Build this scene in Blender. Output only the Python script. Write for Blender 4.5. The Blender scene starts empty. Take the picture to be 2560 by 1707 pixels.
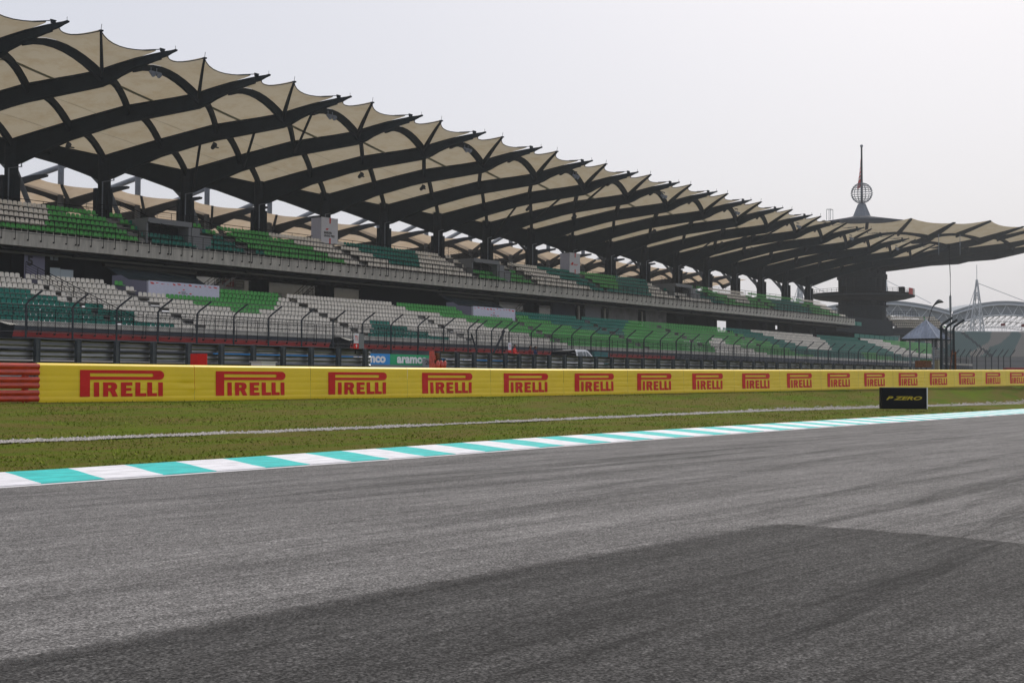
import bpy, math, random
from math import sin, cos, pi, radians, atan, sqrt
from mathutils import Vector, Matrix, noise
random.seed(7)
SC = bpy.context.scene
COL = SC.collection
# ---------------------------------------------------------------- camera
AL = radians(37.5); PIT = math.atan(106.5/3300); ROL = radians(0.3)
CAMP = Vector((0, 0, 1.2))
F0 = Vector((cos(AL), sin(AL), 0)); R0 = Vector((sin(AL), -cos(AL), 0)); U0 = Vector((0, 0, 1))
FW = F0*cos(PIT)+U0*sin(PIT); U1 = -F0*sin(PIT)+U0*cos(PIT)
UP_ = U1*cos(ROL)-R0*sin(ROL); RT = R0*cos(ROL)+U1*sin(ROL)
cam = bpy.data.cameras.new('camera'); co = bpy.data.objects.new('camera', cam); COL.objects.link(co)
cam.sensor_width = 36; cam.sensor_fit = 'HORIZONTAL'; cam.lens = 36*3300/2560
cam.clip_start = 0.1; cam.clip_end = 8000
m = Matrix((RT, UP_, -FW)).transposed().to_4x4(); m.translation = CAMP
co.matrix_world = m; SC.camera = co
# ---------------------------------------------------------------- sky, sun, exposure
SUN_AZ = radians(14.0); SUN_EL = radians(46.0)      # azimuth from +X towards +Y
W = bpy.data.worlds.new('World'); SC.world = W; W.use_nodes = True
nt = W.node_tree; nt.nodes.clear()
out = nt.nodes.new('ShaderNodeOutputWorld'); bg = nt.nodes.new('ShaderNodeBackground')
sky = nt.nodes.new('ShaderNodeTexSky'); sky.sky_type = 'NISHITA'; sky.sun_disc = False
sky.sun_elevation = SUN_EL; sky.sun_rotation = radians(90)-SUN_AZ
sky.air_density = 1.0; sky.dust_density = 6.0; sky.ozone_density = 1.0; sky.altitude = 0
hz = nt.nodes.new('ShaderNodeMixRGB'); hz.inputs[0].default_value = 0.72
hz.inputs[2].default_value = (6.85, 7.0, 7.7, 1)    # thick tropical overcast veil (same units as the sky)
nt.links.new(sky.outputs[0], hz.inputs[1]); nt.links.new(hz.outputs[0], bg.inputs[0])
bg.inputs[1].default_value = 0.11
nt.links.new(bg.outputs[0], out.inputs[0])
sl = bpy.data.lights.new('sun', 'SUN'); so = bpy.data.objects.new('sun', sl); COL.objects.link(so)
sl.energy = 2.0; sl.angle = radians(3.0); sl.color = (1.0, 0.955, 0.88)
sd = Vector((cos(SUN_EL)*cos(SUN_AZ), cos(SUN_EL)*sin(SUN_AZ), sin(SUN_EL)))
so.rotation_euler = sd.to_track_quat('Z', 'Y').to_euler(); so.location = (50, -20, 80)
SC.view_settings.view_transform = 'Standard'; SC.view_settings.look = 'None'
SC.view_settings.gamma = 1; SC.view_settings.use_curve_mapping = False
SC.view_settings.exposure = 0.0
try:
    SC.cycles.use_denoising = True; SC.cycles.max_bounces = 6; SC.cycles.transparent_max_bounces = 12
    SC.cycles.volume_bounces = 1; SC.cycles.volume_step_rate = 8
except Exception: pass

# ---------------------------------------------------------------- helpers
class MB:
    def __init__(s): s.v = []; s.f = []; s.m = []
    def add(s, vs, fs, mi=0):
        b = len(s.v); s.v.extend([tuple(v) for v in vs])
        for f in fs: s.f.append(tuple(b+i for i in f)); s.m.append(mi)
    def box(s, c, d, mi=0, rz=0, ax=None):
        hx, hy, hz_ = d[0]/2, d[1]/2, d[2]/2; P = []
        ca, sa = cos(rz), sin(rz)
        for z in (-hz_, hz_):
            for x, y in ((-hx, -hy), (hx, -hy), (hx, hy), (-hx, hy)):
                P.append((c[0]+x*ca-y*sa, c[1]+x*sa+y*ca, c[2]+z))
        s.add(P, [(3,2,1,0),(4,5,6,7),(0,1,5,4),(1,2,6,5),(2,3,7,6),(3,0,4,7)], mi)
    def bb(s, a, b, mi=0):   # box from corner to corner
        s.box(((a[0]+b[0])/2, (a[1]+b[1])/2, (a[2]+b[2])/2), (abs(b[0]-a[0]), abs(b[1]-a[1]), abs(b[2]-a[2])), mi)
    def tube(s, pts, r, n=6, mi=0, cap=True):
        pts = [Vector(p) for p in pts]; rs = r if isinstance(r, (list, tuple)) else [r]*len(pts)
        rings = []
        for i, p in enumerate(pts):
            t = (pts[min(i+1, len(pts)-1)]-pts[max(i-1, 0)])
            if t.length < 1e-9: t = Vector((0, 0, 1))
            t.normalize()
            a = t.cross(Vector((0, 0, 1)))
            if a.length < 1e-3: a = t.cross(Vector((0, 1, 0)))
            a.normalize(); b = t.cross(a)
            rings.append([p+(a*cos(2*pi*k/n)+b*sin(2*pi*k/n))*rs[i] for k in range(n)])
        base = len(s.v)
        for R in rings: s.v.extend([tuple(q) for q in R])
        for i in range(len(pts)-1):
            for k in range(n):
                k2 = (k+1) % n
                s.f.append((base+i*n+k, base+i*n+k2, base+(i+1)*n+k2, base+(i+1)*n+k)); s.m.append(mi)
        if cap:
            s.f.append(tuple(base+k for k in range(n-1, -1, -1))); s.m.append(mi)
            e = base+(len(pts)-1)*n; s.f.append(tuple(e+k for k in range(n))); s.m.append(mi)
    def prism(s, poly, z0, z1, mi=0):   # vertical prism from xy polygon
        n = len(poly)
        P = [(x, y, z0) for x, y in poly]+[(x, y, z1) for x, y in poly]
        s.add(P, [tuple(range(n-1, -1, -1)), tuple(range(n, 2*n))]+[(i, (i+1) % n, n+(i+1) % n, n+i) for i in range(n)], mi)
    def strip(s, sec, mi=0, close=False):  # sec: list of rings (equal length) -> quads
        n = len(sec[0]); base = len(s.v)
        for R in sec: s.v.extend([tuple(q) for q in R])
        for i in range(len(sec)-1):
            for k in range(n if close else n-1):
                k2 = (k+1) % n
                s.f.append((base+i*n+k, base+(i+1)*n+k, base+(i+1)*n+k2, base+i*n+k2)); s.m.append(mi)
    def mesh(s, name, mats, smooth=False):
        me = bpy.data.meshes.new(name); me.from_pydata(s.v, [], s.f)
        if not isinstance(mats, (list, tuple)): mats = [mats]
        for q in mats: me.materials.append(q)
        if len(mats) > 1: me.polygons.foreach_set('material_index', s.m)
        if smooth: me.polygons.foreach_set('use_smooth', [True]*len(s.f))
        me.update(); return me
    def build(s, name, mats, parent=None, smooth=False, kind=None, loc=None):
        return put(name, s.mesh(name, mats, smooth), parent, kind, loc)
def put(name, me, parent=None, kind=None, loc=None, mat=None):
    o = bpy.data.objects.new(name, me); COL.objects.link(o)
    if parent: o.parent = parent
    if kind: o['kind'] = kind
    if loc is not None: o.location = loc
    if mat is not None: o.matrix_local = mat
    return o
def thing(name, label, cat, loc=(0, 0, 0), group=None, rz=0):
    o = bpy.data.objects.new(name, None); COL.objects.link(o); o.location = loc; o.rotation_euler = (0, 0, rz)
    o['label'] = label; o['category'] = cat
    if group: o['group'] = group
    return o
def tag(o, label, cat, group=None):
    o['label'] = label; o['category'] = cat
    if group: o['group'] = group
    return o
def copy_tree(o, parent=None):
    c = o.copy(); COL.objects.link(c); c.parent = parent
    for ch in list(o.children): copy_tree(ch, c)
    return c
def interp(x, pts):
    if x <= pts[0][0]:
        (a, b), (c, d) = pts[0], pts[1]
    elif x >= pts[-1][0]:
        (a, b), (c, d) = pts[-2], pts[-1]
    else:
        for i in range(len(pts)-1):
            if x <= pts[i+1][0]: (a, b), (c, d) = pts[i], pts[i+1]; break
    return b+(d-b)*(x-a)/(c-a)
def clampi(x, pts): return interp(min(max(x, pts[0][0]), pts[-1][0]), pts)

# ---------------------------------------------------------------- materials
def mat(name, col, rough=0.6, metal=0.0, spec=0.2, noise_amt=0.0, nscale=3.0, bump=0.0, bscale=20.0, col2=None, streak=None, trans=0.0):
    M = bpy.data.materials.new(name); M.use_nodes = True; n = M.node_tree; B = n.nodes['Principled BSDF']
    B.inputs['Base Color'].default_value = (*col, 1); B.inputs['Roughness'].default_value = rough
    B.inputs['Metallic'].default_value = metal; B.inputs['Specular IOR Level'].default_value = spec
    if noise_amt or col2:
        geo = n.nodes.new('ShaderNodeNewGeometry'); mp = n.nodes.new('ShaderNodeMapping')
        n.links.new(geo.outputs['Position'], mp.inputs[0])
        if streak: mp.inputs['Scale'].default_value = streak
        nz = n.nodes.new('ShaderNodeTexNoise'); nz.inputs['Scale'].default_value = nscale; nz.inputs['Detail'].default_value = 6
        nz.inputs['Roughness'].default_value = 0.65
        n.links.new(mp.outputs[0], nz.inputs[0])
        rp = n.nodes.new('ShaderNodeValToRGB'); n.links.new(nz.outputs[0], rp.inputs[0])
        c2 = col2 or tuple(c*(1-noise_amt) for c in col)
        c1 = col if col2 else tuple(min(1, c*(1+noise_amt*.5)) for c in col)
        rp.color_ramp.elements[0].position = 0.32; rp.color_ramp.elements[1].position = 0.62
        rp.color_ramp.elements[0].color = (*c2, 1); rp.color_ramp.elements[1].color = (*c1, 1)
        n.links.new(rp.outputs[0], B.inputs['Base Color'])
    if bump:
        g2 = n.nodes.new('ShaderNodeNewGeometry'); nb = n.nodes.new('ShaderNodeTexNoise'); nb.inputs['Scale'].default_value = bscale
        nb.inputs['Detail'].default_value = 4
        n.links.new(g2.outputs['Position'], nb.inputs[0])
        bp = n.nodes.new('ShaderNodeBump'); bp.inputs['Strength'].default_value = bump; bp.inputs['Distance'].default_value = 0.02
        n.links.new(nb.outputs[0], bp.inputs['Height']); n.links.new(bp.outputs[0], B.inputs['Normal'])
    return M
def fabric(name, col, tcol, mixf=0.45):
    M = bpy.data.materials.new(name); M.use_nodes = True; n = M.node_tree
    B = n.nodes['Principled BSDF']; B.inputs['Roughness'].default_value = 0.8; B.inputs['Specular IOR Level'].default_value = 0.1
    geo = n.nodes.new('ShaderNodeNewGeometry'); nz = n.nodes.new('ShaderNodeTexNoise')
    nz.inputs['Scale'].default_value = 0.55; nz.inputs['Detail'].default_value = 7; nz.inputs['Roughness'].default_value = 0.7
    n.links.new(geo.outputs['Position'], nz.inputs[0])
    rp = n.nodes.new('ShaderNodeValToRGB'); n.links.new(nz.outputs[0], rp.inputs[0])
    rp.color_ramp.elements[0].position = 0.28; rp.color_ramp.elements[1].position = 0.55
    rp.color_ramp.elements[0].color = (col[0]*.86, col[1]*.80, col[2]*.70, 1); rp.color_ramp.elements[1].color = (*col, 1)
    n.links.new(rp.outputs[0], B.inputs['Base Color'])
    T = n.nodes.new('ShaderNodeBsdfTranslucent'); ml = n.nodes.new('ShaderNodeMixRGB'); ml.blend_type = 'MULTIPLY'; ml.inputs[0].default_value = 1
    ml.inputs[2].default_value = (*tcol, 1); n.links.new(rp.outputs[0], ml.inputs[1]); n.links.new(ml.outputs[0], T.inputs[0])
    mx = n.nodes.new('ShaderNodeMixShader'); mx.inputs[0].default_value = mixf
    n.links.new(B.outputs[0], mx.inputs[1]); n.links.new(T.outputs[0], mx.inputs[2])
    n.links.new(mx.outputs[0], n.nodes['Material Output'].inputs[0]); return M

def ramp_asphalt(name, ca, cb, cm, tyre=0.35, bump=0.6, glint=False):
    """grainy asphalt: aggregate grain + blotches + tyre marks running along the track"""
    M = bpy.data.materials.new(name); M.use_nodes = True; n = M.node_tree; L = n.links.new
    B = n.nodes['Principled BSDF']; B.inputs['Roughness'].default_value = 0.9; B.inputs['Specular IOR Level'].default_value = 0.12
    geo = n.nodes.new('ShaderNodeNewGeometry')
    def nz(scale, det, rough, sc=None, rot=0.0, dist=0.0):
        mp = n.nodes.new('ShaderNodeMapping'); L(geo.outputs['Position'], mp.inputs[0])
        if sc: mp.inputs['Scale'].default_value = sc
        mp.inputs['Rotation'].default_value = (0, 0, rot)
        t = n.nodes.new('ShaderNodeTexNoise'); t.inputs['Scale'].default_value = scale; t.inputs['Detail'].default_value = det
        t.inputs['Roughness'].default_value = rough; t.inputs['Distortion'].default_value = dist
        L(mp.outputs[0], t.inputs[0]); return t.outputs[0]
    def ramp(src, p0, p1, c0, c1):
        r = n.nodes.new('ShaderNodeValToRGB'); L(src, r.inputs[0]); e = r.color_ramp.elements
        e[0].position = p0; e[1].position = p1; e[0].color = (*c0, 1); e[1].color = (*c1, 1); return r.outputs[0]
    def mult(a, b, f=1.0):
        x = n.nodes.new('ShaderNodeMixRGB'); x.blend_type = 'MULTIPLY'; x.inputs[0].default_value = f; L(a, x.inputs[1]); L(b, x.inputs[2]); return x.outputs[0]
    grain = ramp(nz(62, 3, 0.75), 0.36, 0.64, ca, cb)
    g0 = ramp(nz(9, 5, 0.8), 0.3, 0.65, (0.84,)*3, (1.10,)*3); grain2 = mult(ramp(nz(30, 4, 0.8), 0.34, 0.62, (0.66,)*3, (1.16,)*3), g0)
    blot = ramp(nz(0.35, 7, 0.7, (1, 1.8, 1)), 0.35, 0.65, (0.84,)*3, (1.08,)*3)
    t1 = ramp(nz(1.0, 9, 0.82, (0.14, 2.0, 1), radians(-7), 0.3), 0.34, 0.60, (1-tyre,)*3, (1.04,)*3)
    t2 = ramp(nz(1.0, 9, 0.8, (0.25, 13, 1), radians(8), 0.2), 0.36, 0.50, (1-tyre*.8,)*3, (1.02,)*3)
    t3 = ramp(nz(1.0, 9, 0.78, (0.3, 4.5, 1), radians(24), 0.5), 0.33, 0.46, (1-tyre*.7,)*3, (1.0,)*3)
    def cells(sc, lo, hi, p0=0.15, p1=0.85):
        v = n.nodes.new('ShaderNodeTexVoronoi'); v.inputs['Scale'].default_value = sc; L(geo.outputs['Position'], v.inputs[0])
        sp = n.nodes.new('ShaderNodeSeparateColor'); L(v.outputs['Color'], sp.inputs[0]); return ramp(sp.outputs[0], p0, p1, (lo,)*3, (hi,)*3)
    agg = mult(mult(cells(88, .58, 1.42), cells(30, .84, 1.14)), cells(9, .93, 1.06))
    cross = ramp(nz(1.0, 8, 0.7, (0.12, 1.6, 1), radians(-32), 1.2), 0.44, 0.50, (1.0,)*3, (1.07,)*3)
    c = mult(mult(mult(mult(mult(mult(mult(grain, grain2), blot), t1), t2), t3), agg), cross)
    L(c, B.inputs['Base Color'])
    if glint:
        vo = n.nodes.new('ShaderNodeTexVoronoi'); vo.inputs['Scale'].default_value = 55; L(geo.outputs['Position'], vo.inputs[0])
        r = n.nodes.new('ShaderNodeValToRGB'); L(vo.outputs['Color'], r.inputs[0]); e = r.color_ramp.elements
        e[0].position = 0.015; e[1].position = 0.03; e[0].color = (0.3,)*3+(1,); e[1].color = (0.8,)*3+(1,); L(r.outputs[0], B.inputs['Roughness'])
    bp = n.nodes.new('ShaderNodeBump'); bp.inputs['Strength'].default_value = bump; bp.inputs['Distance'].default_value = 0.006
    L(nz(60, 3, 0.6), bp.inputs['Height']); L(bp.outputs[0], B.inputs['Normal'])
    return M
M = {}
M['asphalt'] = ramp_asphalt('asphalt_worn', (0.060, 0.058, 0.057), (0.325, 0.311, 0.302), 0, tyre=0.42)
M['asphalt_dark'] = ramp_asphalt('asphalt_darker', (0.018, 0.0175, 0.017), (0.138, 0.133, 0.129), 0, tyre=0.50)
M['asphalt_far'] = mat('asphalt_far', (0.20, 0.19, 0.185), 0.85, noise_amt=0.2, nscale=0.6)
M['kerb_white'] = mat('kerb_white', (0.76, 0.75, 0.78), 0.6, noise_amt=0.22, nscale=2.2, bump=0.3, bscale=60, streak=(1, 4, 1))
M['kerb_teal'] = mat('kerb_teal', (0.03, 0.52, 0.49), 0.6, noise_amt=0.28, nscale=2.2, bump=0.3, bscale=60, streak=(1, 4, 1))
M['line_white'] = mat('line_white', (0.62, 0.61, 0.62), 0.7, noise_amt=0.25, nscale=9)
M['banner'] = mat('banner_yellow', (0.84, 0.60, 0.018), 0.40, spec=0.4, noise_amt=0.07, nscale=0.8)
M['banner_edge'] = mat('banner_edge', (0.80, 0.66, 0.30), 0.5)
M['logo_red'] = mat('logo_red', (0.60, 0.018, 0.014), 0.45, noise_amt=0.08, nscale=2)
M['red_paint'] = mat('red_paint', (0.50, 0.040, 0.010), 0.16, spec=0.7, noise_amt=0.35, nscale=3, streak=(1, 1, 4))
M['steel'] = mat('galvanised_steel', (0.22, 0.225, 0.23), 0.34, metal=0.7, noise_amt=0.3, nscale=2.5, streak=(.5, 1, 3))
M['post'] = mat('post_steel', (0.085, 0.095, 0.105), 0.6, metal=0.3, noise_amt=0.25, nscale=3)
M['fence'] = mat('fence_post_dark', (0.030, 0.036, 0.042), 0.6, noise_amt=0.4, nscale=3)
M['black'] = mat('black_paint', (0.005, 0.006, 0.008), 0.7, spec=0.08)
M['beam'] = mat('roof_steel', (0.013, 0.020, 0.026), 0.7, spec=0.08, noise_amt=0.25, nscale=1.2)
M['mast'] = mat('mast_grey', (0.16, 0.18, 0.21), 0.5, noise_amt=0.2, nscale=1)
M['column'] = mat('column_dark', (0.016, 0.022, 0.028), 0.7, spec=0.08, noise_amt=0.25, nscale=1.5)
M['fabric'] = fabric('roof_fabric', (0.50, 0.45, 0.355), (0.74, 0.71, 0.65), 0.55)
M['seam'] = fabric('fabric_seam', (0.28, 0.28, 0.22), (0.6, 0.62, 0.55), 0.5)
M['seamline'] = M['seam']
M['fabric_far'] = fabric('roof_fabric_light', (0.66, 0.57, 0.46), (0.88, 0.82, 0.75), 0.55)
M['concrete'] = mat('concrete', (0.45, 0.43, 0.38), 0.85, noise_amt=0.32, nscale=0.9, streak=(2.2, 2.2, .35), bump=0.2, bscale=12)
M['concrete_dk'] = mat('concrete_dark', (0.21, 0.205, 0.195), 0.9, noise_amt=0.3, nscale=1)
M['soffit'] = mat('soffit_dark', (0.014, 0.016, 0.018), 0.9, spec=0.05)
M['soffit_beam'] = mat('soffit_beam', (0.075, 0.075, 0.060), 0.7)
M['red_wall'] = mat('red_wall', (0.33, 0.028, 0.024), 0.7, noise_amt=0.2, nscale=0.7)
M['slate'] = mat('slate_wall', (0.055, 0.062, 0.075), 0.8, noise_amt=0.2, nscale=0.8)
M['seat_W'] = mat('seat_ivory', (0.78, 0.735, 0.655), 0.5, noise_amt=0.14, nscale=0.7)
M['seat_G'] = mat('seat_green', (0.085, 0.38, 0.085), 0.5, noise_amt=0.15, nscale=0.7)
M['seat_T'] = mat('seat_teal', (0.014, 0.185, 0.140), 0.5, noise_amt=0.15, nscale=0.7)
M['white'] = mat('white_board', (0.66, 0.66, 0.70), 0.5, noise_amt=0.05)
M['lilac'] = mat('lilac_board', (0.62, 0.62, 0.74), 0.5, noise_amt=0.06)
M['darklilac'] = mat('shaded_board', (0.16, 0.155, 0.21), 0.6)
M['bounce_plaza'] = mat('bounce_paving', (0.45, 0.44, 0.42), 0.9, noise_amt=.1)
M['bldg'] = mat('building_white', (0.84, 0.87, 0.90), 0.7, noise_amt=0.1, nscale=0.5)
M['glass'] = mat('window_glass', (0.05, 0.07, 0.08), 0.08, spec=0.8)
M['paleglass'] = mat('window_pale', (0.42, 0.48, 0.50), 0.2)
M['darkred'] = mat('dark_red', (0.16, 0.012, 0.014), 0.5)
M['grey'] = mat('mid_grey', (0.20, 0.21, 0.22), 0.6)
M['text_black'] = mat('text_black', (0.02, 0.02, 0.022), 0.5)
M['text_red'] = mat('text_red', (0.62, 0.05, 0.04), 0.5)
M['text_white'] = mat('text_white', (0.78, 0.78, 0.78), 0.5)
M['pzero_y'] = mat('pzero_yellow', (0.52, 0.40, 0.02), 0.5)
M['blue'] = mat('board_blue', (0.03, 0.26, 0.62), 0.4)
M['green'] = mat('board_green', (0.02, 0.34, 0.14), 0.4)
M['carpaint'] = mat('car_white', (0.72, 0.73, 0.74), 0.2, spec=0.7)
M['rubber'] = mat('rubber', (0.015,)*3, 0.8)
M['roofmetal'] = mat('ribbed_roof_metal', (0.26, 0.29, 0.35), 0.32, metal=0.3, noise_amt=0.3, nscale=2, streak=(1, 1, .3))
M['rust'] = mat('rusty_steel', (0.16, 0.065, 0.03), 0.8, noise_amt=0.5, nscale=8)
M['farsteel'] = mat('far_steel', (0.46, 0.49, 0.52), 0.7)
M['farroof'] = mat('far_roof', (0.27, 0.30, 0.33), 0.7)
M['stone'] = mat('gravel_stone', (0.50, 0.46, 0.43), 0.9, noise_amt=0.35, nscale=25)
M['teal_box'] = mat('teal_box', (0.02, 0.16, 0.16), 0.6)
M['plant'] = mat('plant', (0.10, 0.19, 0.03), 0.7)
def grass_mat(name, a, b, c):
    Q = bpy.data.materials.new(name); Q.use_nodes = True; n = Q.node_tree; L = n.links.new
    B = n.nodes['Principled BSDF']; B.inputs['Roughness'].default_value = 1.0; B.inputs['Specular IOR Level'].default_value = 0.04
    geo = n.nodes.new('ShaderNodeNewGeometry')
    def nz(s, d, r, sc=(1, 1, 1)):
        mp = n.nodes.new('ShaderNodeMapping'); L(geo.outputs['Position'], mp.inputs[0]); mp.inputs['Scale'].default_value = sc
        t = n.nodes.new('ShaderNodeTexNoise'); t.inputs['Scale'].default_value = s; t.inputs['Detail'].default_value = d; t.inputs['Roughness'].default_value = r
        L(mp.outputs[0], t.inputs[0]); return t.outputs[0]
    r1 = n.nodes.new('ShaderNodeValToRGB'); L(nz(0.35, 8, 0.72, (0.55, 1.6, 1)), r1.inputs[0]); e = r1.color_ramp.elements
    e[0].position = 0.36; e[0].color = (*b, 1); e[1].position = 0.60; e[1].color = (*a, 1)
    r2 = n.nodes.new('ShaderNodeValToRGB'); L(nz(0.8, 9, 0.72, (0.35, 1.3, 1)), r2.inputs[0]); e = r2.color_ramp.elements
    e[0].position = 0.42; e[0].color = (.85, .85, .85, 1); e[1].position = 0.58; e[1].color = (0, 0, 0, 1)
    mx = n.nodes.new('ShaderNodeMixRGB'); L(r2.outputs[0], mx.inputs[0]); L(r1.outputs[0], mx.inputs[1]); mx.inputs[2].default_value = (*c, 1)
    r3 = n.nodes.new('ShaderNodeValToRGB'); L(nz(48, 5, 0.85), r3.inputs[0]); e = r3.color_ramp.elements
    e[0].position = 0.32; e[0].color = (0.62,)*3+(1,); e[1].position = 0.66; e[1].color = (1.25,)*3+(1,)
    m2 = n.nodes.new('ShaderNodeMixRGB'); m2.blend_type = 'MULTIPLY'; m2.inputs[0].default_value = 1; L(mx.outputs[0], m2.inputs[1]); L(r3.outputs[0], m2.inputs[2])
    L(m2.outputs[0], B.inputs['Base Color'])
    bp = n.nodes.new('ShaderNodeBump'); bp.inputs['Strength'].default_value = 0.9; bp.inputs['Distance'].default_value = 0.05
    L(nz(14, 5, 0.8), bp.inputs['Height']); L(bp.outputs[0], B.inputs['Normal']); return Q
M['grass'] = grass_mat('turf', (0.112, 0.158, 0.012), (0.085, 0.118, 0.013), (0.150, 0.115, 0.034))
M['blade'] = mat('grass_blade', (0.20, 0.25, 0.03), 0.9, col2=(0.18, 0.18, 0.035), nscale=.9, spec=0.05)
M['earth'] = mat('earth', (0.12, 0.11, 0.07), 0.95, noise_amt=0.3)

# edge of the darker asphalt: it fades out over a hand's breadth
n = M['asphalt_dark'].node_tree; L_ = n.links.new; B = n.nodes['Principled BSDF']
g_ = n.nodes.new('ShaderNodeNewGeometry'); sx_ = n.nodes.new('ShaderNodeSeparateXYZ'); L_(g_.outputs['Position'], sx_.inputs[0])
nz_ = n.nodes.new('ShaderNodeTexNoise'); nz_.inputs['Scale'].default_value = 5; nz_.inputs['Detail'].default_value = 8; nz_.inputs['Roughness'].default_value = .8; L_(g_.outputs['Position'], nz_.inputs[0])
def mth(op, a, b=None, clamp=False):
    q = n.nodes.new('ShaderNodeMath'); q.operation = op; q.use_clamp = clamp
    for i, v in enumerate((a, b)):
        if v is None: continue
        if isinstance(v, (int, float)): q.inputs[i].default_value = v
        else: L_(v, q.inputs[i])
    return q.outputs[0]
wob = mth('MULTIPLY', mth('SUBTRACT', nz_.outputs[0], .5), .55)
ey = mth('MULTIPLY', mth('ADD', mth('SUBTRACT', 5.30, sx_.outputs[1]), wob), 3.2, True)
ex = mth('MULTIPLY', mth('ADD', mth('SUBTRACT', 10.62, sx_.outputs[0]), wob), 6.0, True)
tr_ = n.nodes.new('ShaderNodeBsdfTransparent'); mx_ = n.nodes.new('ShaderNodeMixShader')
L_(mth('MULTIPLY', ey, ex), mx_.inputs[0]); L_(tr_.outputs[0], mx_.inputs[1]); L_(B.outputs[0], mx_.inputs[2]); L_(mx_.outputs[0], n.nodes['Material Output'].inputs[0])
def text_mesh(s, mt, w=None, h=1.0, bold=0.0, shear=0.0, name='lettering', extr=0.004):
    c = bpy.data.curves.new(name, 'FONT'); c.body = s; c.size = 1; c.offset = bold; c.shear = shear; c.extrude = 0.0
    c.resolution_u = 3; c.align_x = 'LEFT'
    o = bpy.data.objects.new(name, c); COL.objects.link(o)
    bpy.context.view_layer.update()
    me = bpy.data.meshes.new_from_object(o); bpy.data.objects.remove(o); bpy.data.curves.remove(c)
    xs = [v.co.x for v in me.vertices]; ys = [v.co.y for v in me.vertices]
    x0, x1, y0, y1 = min(xs), max(xs), min(ys), max(ys)
    sx = (w/(x1-x0)) if w else h/(y1-y0); sy = h/(y1-y0)
    for v in me.vertices: v.co = ((v.co.x-(x0+x1)/2)*sx, (v.co.y-(y0+y1)/2)*sy, 0)
    me.materials.clear(); me.materials.append(mt); return me
def face_mat(center, right, up=(0, 0, 1)):
    """matrix placing local x->right, y->up, z-> outward normal"""
    r = Vector(right).normalized(); u = Vector(up); nrm = r.cross(u).normalized(); u = nrm.cross(r)
    q = Matrix((r, u, nrm)).transposed().to_4x4(); q.translation = Vector(center); return q
# ================================================================ ground
KIN = [(-60, 12.2), (-20, 12.9), (0, 13.5), (8.4, 13.78), (9.9, 13.9), (12.5, 14.08), (16.3, 14.38), (20.5, 14.85), (24.8, 15.29), (29.2, 15.6), (31.4, 15.78), (38.3, 16.35), (49, 17.05), (61, 17.9), (90, 20.2), (140, 25)]
KOUT = [(-60, 13.7), (-20, 14.2), (0, 14.8), (10, 15.17), (12.9, 15.46), (17, 15.98), (21.9, 16.72), (25.1, 17.08), (28.8, 17.43), (36, 18.02), (48.4, 19.06), (63, 20.2), (90, 22.4), (140, 27.3)]
GRV = [(-60, 20.0), (0, 20.9), (12.8, 21.1), (16, 21.5), (19.1, 21.6), (23.7, 22.1), (29.8, 22.85), (38.4, 23.9), (51, 25.3), (63.5, 25.4), (74, 25.2), (87, 25.4), (140, 27.6)]
WALL = [(-20, 31.6), (19, 31.1), (27, 30.85), (40.5, 30.6), (58.7, 29.3), (91.5, 26.75), (110, 25.5)]
WZB = [(-20, 0.64), (19, 0.64), (27, 0.665), (40.5, 0.735), (58.7, 0.915), (91.5, 1.285), (110, 1.45)]
def ki(x): return clampi(x, KIN)
def ko(x): return clampi(x, KOUT)
def wy(x): return clampi(x, WALL)
def wzb(x): return clampi(x, WZB)
# track
mb = MB(); xs = [-300, -60]+[i*1.0 for i in range(-40, 141, 2)]+[200, 400]
sec = []
for x in xs:
    yk = ki(x) if x < 140 else 25+(x-140)*.1
    sec.append([(x, y, 0) for y in (yk, 8, 0, -20, -300)])
mb.strip(sec); o = mb.build('race_track', M['asphalt'], kind='structure')
# darker asphalt area with a squared end
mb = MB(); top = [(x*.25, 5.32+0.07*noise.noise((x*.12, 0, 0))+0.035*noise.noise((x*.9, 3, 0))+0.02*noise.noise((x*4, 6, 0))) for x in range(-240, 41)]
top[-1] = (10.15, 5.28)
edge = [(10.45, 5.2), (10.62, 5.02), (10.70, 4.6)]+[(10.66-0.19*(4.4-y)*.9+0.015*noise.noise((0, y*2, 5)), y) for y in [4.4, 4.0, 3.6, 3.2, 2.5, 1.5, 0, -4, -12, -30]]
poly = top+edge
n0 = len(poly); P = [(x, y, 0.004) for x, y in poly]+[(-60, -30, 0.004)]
mb.add(P, [tuple(range(n0, -1, -1))]); o = mb.build('dark_asphalt_area', M['asphalt_dark'], kind='structure')
# rubber laid down by tyres: thin ribbons with patchy coverage
TM = bpy.data.materials.new('tyre_rubber'); TM.use_nodes = True; n = TM.node_tree; B = n.nodes['Principled BSDF']
B.inputs['Base Color'].default_value = (.018, .018, .018, 1); B.inputs['Roughness'].default_value = .85; B.inputs['Specular IOR Level'].default_value = .1
g_ = n.nodes.new('ShaderNodeNewGeometry'); mp = n.nodes.new('ShaderNodeMapping'); mp.inputs['Scale'].default_value = (.5, 9, 1); nz_ = n.nodes.new('ShaderNodeTexNoise'); nz_.inputs['Scale'].default_value = 1; nz_.inputs['Detail'].default_value = 10; nz_.inputs['Roughness'].default_value = .8
n.links.new(g_.outputs['Position'], mp.inputs[0]); n.links.new(mp.outputs[0], nz_.inputs[0])
rp = n.nodes.new('ShaderNodeValToRGB'); n.links.new(nz_.outputs[0], rp.inputs[0]); rp.color_ramp.elements[0].position = .42; rp.color_ramp.elements[1].position = .68; rp.color_ramp.elements[0].color = (0, 0, 0, 1); rp.color_ramp.elements[1].color = (.36, .36, .36, 1)
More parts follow.
